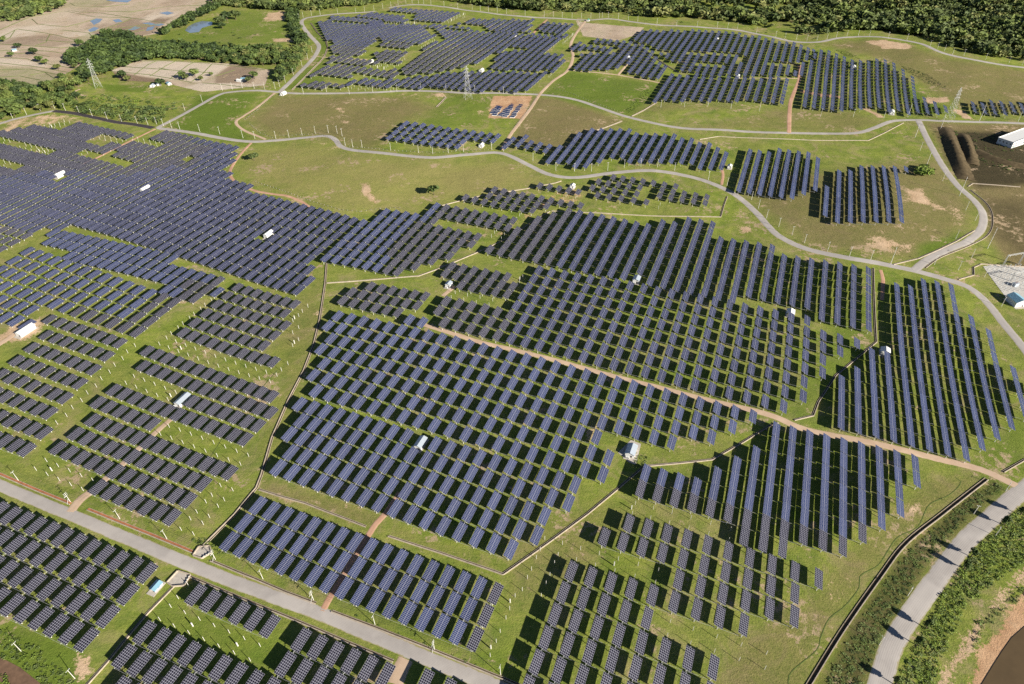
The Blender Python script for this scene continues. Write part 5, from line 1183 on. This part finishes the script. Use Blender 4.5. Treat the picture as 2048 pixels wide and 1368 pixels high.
SMALL = [np.vstack([crown_arrays(64, 1.0, 1.8, .48, 300 + k, 7), crown_arrays(8, .6, 1.1, .95, 330 + k)]) for k in range(6)]
def mass(name, pts, mats_i, mats, lab, nm_seed=0):
    """one object: thousands of small crowns, leaf clumps only, each with its own size"""
    r = np.random.RandomState(nm_seed); Vs = []; Mi = []
    for k, (x, y, R_, H_) in enumerate(pts):
        T = SMALL[r.randint(len(SMALL))]; a = r.uniform(0, 6.28); ca, sa = cos(a), sin(a)
        V = np.stack([(T[:, 0] * ca - T[:, 1] * sa) * R_ + x, (T[:, 0] * sa + T[:, 1] * ca) * R_ + y, T[:, 2] * H_ * .5 + H_ * .52 + terr(x, y)], 1)
        Vs.append(V); Mi.append(np.full(len(V) // 4, mats_i[r.randint(len(mats_i))]))
    V = np.vstack(Vs); me_ = np_mesh(name, V, np.arange(len(V)).reshape(-1, 4), mats, mi=np.concatenate(Mi))
    tag(link(bpy.data.objects.new(name, me_)), lab, 'trees' if 'forest' in name or 'wood' in name else 'scrub', kind='stuff'); return len(V) // 2
cnt = {}
NT = 250
for x, y, ph, R_ in belt_pts[:NT]:
    cnt[ph] = cnt.get(ph, 0) + 1; s_ = rnd.uniform(.7, 1.25); tree(x, y, R_ * s_, R_ * s_ * rnd.uniform(1.5, 2.1), 'leafy green tree in the ' + ph, 'trees of the ' + ph)
tris = 0
if len(belt_pts) > NT: tris += mass('belt_wood', [(x, y, R_ * RS2.uniform(.7, 1.25), R_ * RS2.uniform(1.4, 2.0)) for x, y, ph, R_ in belt_pts[NT:]], [0, 0, 1], [MT['leaf'], MT['leaf_dark']], 'farther trees of the green belts on the upper left', 3)
FOREST = [
 ([(-120,-60),(140,-60),(132,4),(125,18),(100,26),(60,36),(30,44),(-120,60)], 12),
 ([(420,-75),(900,-75),(1400,-75),(1420,-8),(1380,8),(1400,38),(1300,36),(1220,26),(1100,24),(1024,20),(940,9),(880,0),(840,-3),(780,2),(730,12),(640,22),(600,22),(520,20),(430,12)], 11.5),
 ([(1395,-75),(2200,-75),(2200,132),(2048,122),(1960,110),(1890,93),(1840,74),(1760,62),(1700,63),(1640,72),(1590,68),(1540,56),(1480,46),(1400,40),(1385,20),(1400,-10)], 11)]
CLEAR = [[(1395,-6),(1440,2),(1520,12),(1600,10),(1640,20),(1560,22),(1500,34),(1420,28),(1390,10)],[(1540,50),(1560,42),(1640,52),(1640,66),(1590,66),(1550,60)],[(1290,6),(1330,2),(1345,12),(1300,14)]]
fp = []
for poly, sp in FOREST:
    P = off_road(scatter(poly, sp, 11), 13)
    if not len(P): continue
    X_, Y_ = project(np.stack([P[:, 0], P[:, 1], terr(P[:, 0], P[:, 1])], 1)); bad = np.zeros(len(P), bool)
    for c in CLEAR: bad |= in_poly(X_, Y_, c) & (RS2.uniform(size=len(P)) < .85)
    P = P[(~bad) & (P[:, 1] < 2900)]
    # big and small stands, so that the canopy is uneven
    nz = np.sin(P[:, 0] / 47 + 2 * np.sin(P[:, 1] / 71)) * np.sin(P[:, 1] / 39 + 1.7 * np.sin(P[:, 0] / 63))
    for (x, y), q_ in zip(P, nz):
        s2 = RS2.choice([.62, .8, .95, 1.1, 1.5]) * RS2.uniform(.9, 1.1) * (1.05 + .3 * q_); fp.append((x, y, 6.6 * s2, 11.5 * s2))
print('FOREST', len(fp), 'belt', len(belt_pts), cnt)
tris += mass('forest', fp, [0, 1, 1, 0, 1, 2, 0, 1], [MT['leaf'], MT['leaf_dark'], MT['leaf_olive']], 'dense dark green forest covering the ground behind the farm', 5)
# scrub: low leafy ground cover
SCRUB = [
 ([(1775,1400),(1835,1290),(1885,1195),(1940,1112),(2000,1050),(2120,965),(2120,1090),(2048,1125),(1985,1170),(1940,1205),(1905,1270),(1880,1330),(1860,1400)], 2.1, 1.35, 1.25, [2, 3, 3, 2, 3]),
 ([(1955,1250),(1990,1215),(2048,1172),(2120,1120),(2120,1150),(2048,1200),(1990,1240),(1945,1300)], 3.0, 1.4, 1.3, [0, 2]),
 ([(1650,1368),(1690,1290),(1760,1180),(1830,1090),(1890,1040),(1945,985),(1995,965),(2008,972),(1930,1040),(1850,1130),(1780,1240),(1735,1340),(1715,1400),(1640,1400)], 2.5, 1.25, .75, [2, 1, 0, 2]),
 ([(-40,1240),(0,1260),(60,1280),(110,1330),(160,1368),(120,1380),(82,1368),(40,1330),(-40,1300)], 2.8, 1.3, 1.0, [2, 3, 0]),
 ([(-40,1345),(0,1345),(30,1368),(30,1420),(-40,1420)], 2.6, 1.6, 1.4, [3, 2]),
 ([(658,1210),(700,1226),(790,1262),(900,1306),(1010,1352),(1005,1362),(880,1312),(780,1272),(690,1236),(655,1218)], 3.0, .9, .55, [2, 3]),
 ([(385,1080),(412,1075),(425,1090),(455,1092),(470,1105),(440,1112),(425,1095),(395,1095)], 2.2, 1.1, .9, [3, 2]),
 ([(130,206),(200,208),(320,218),(345,222),(315,245),(250,246),(215,240),(150,222)], 8.5, 5.0, 5.0, [0, 0, 2, 1]),
 ([(150,190),(230,196),(320,205),(380,208),(350,222),(240,212),(160,205)], 11, 3.4, 2.6, [2, 3, 0]),
 ([(180,190),(260,192),(300,200),(260,208),(200,205)], 9, 2.4, 2.0, [0, 2]),
 ([(1850,262),(1900,262),(2048,268),(2110,262),(2110,300),(2010,305),(1960,300),(1900,300)], 9, 1.8, 1.2, [0, 1]),
 ([(1250,225),(1262,205),(1290,180),(1308,182),(1300,198),(1275,215),(1262,226)], 4.5, 1.5, 1.1, [3, 2]),
 ([(1165,30),(1400,44),(1540,62),(1640,78),(1640,82),(1540,68),(1400,50)], 30, 2.4, 2.0, [3, 2]),
 ([(1900,255),(1960,300),(2048,330),(2048,345),(1950,330),(1890,290)], 7, 2.0, 1.1, [0, 1]),
 ([(1270,905),(1295,915),(1290,932),(1265,935)], 2.6, 1.2, .9, [0, 2]),
 ([(300,65),(520,60),(560,90),(300,92)], 40, 3, 3, [0]),
 ([(1670,100),(1700,104),(1720,118),(1690,112)], 3.5, 1.3, .8, [1, 0]), ([(1800,130),(1850,145),(1880,165),(1900,180),(1860,170),(1815,145)], 3.5, 1.3, .8, [1, 0]),
]
sp_, si = [], 0
SM = [MT['leaf'], MT['leaf_dark'], MT['weeds'], MT['leaf_bright']]
Vs, Mi = [], []
for poly, spc, R_, H_, mi_ in SCRUB:
    P = scatter(poly, spc, 60 + si); si += 1; P = off_road(P, 6.6) if len(P) else P
    T = SMALL
    for (x, y) in P:
        t_ = T[RS2.randint(6)][:(112 if R_ < 2 else 240)]; a = RS2.uniform(0, 6.28); ca, sa = cos(a), sin(a); s_ = RS2.uniform(.5, 1.35)
        Vs.append(np.stack([(t_[:, 0] * ca - t_[:, 1] * sa) * R_ * s_ + x, (t_[:, 0] * sa + t_[:, 1] * ca) * R_ * s_ + y, t_[:, 2] * H_ * s_ * .5 + H_ * s_ * .4 + terr(x, y)], 1))
        Mi.append(np.full(len(t_) // 4, mi_[RS2.randint(len(mi_))]))
V = np.vstack(Vs); me_ = np_mesh('undergrowth', V, np.arange(len(V)).reshape(-1, 4), SM, mi=np.concatenate(Mi))
tag(link(bpy.data.objects.new('undergrowth', me_)), 'weeds and scrub beside roads, ditches and paddies', 'undergrowth', kind='stuff')
print('TREES', ntree, 'tris', tris, 'scrub', len(V) // 2)
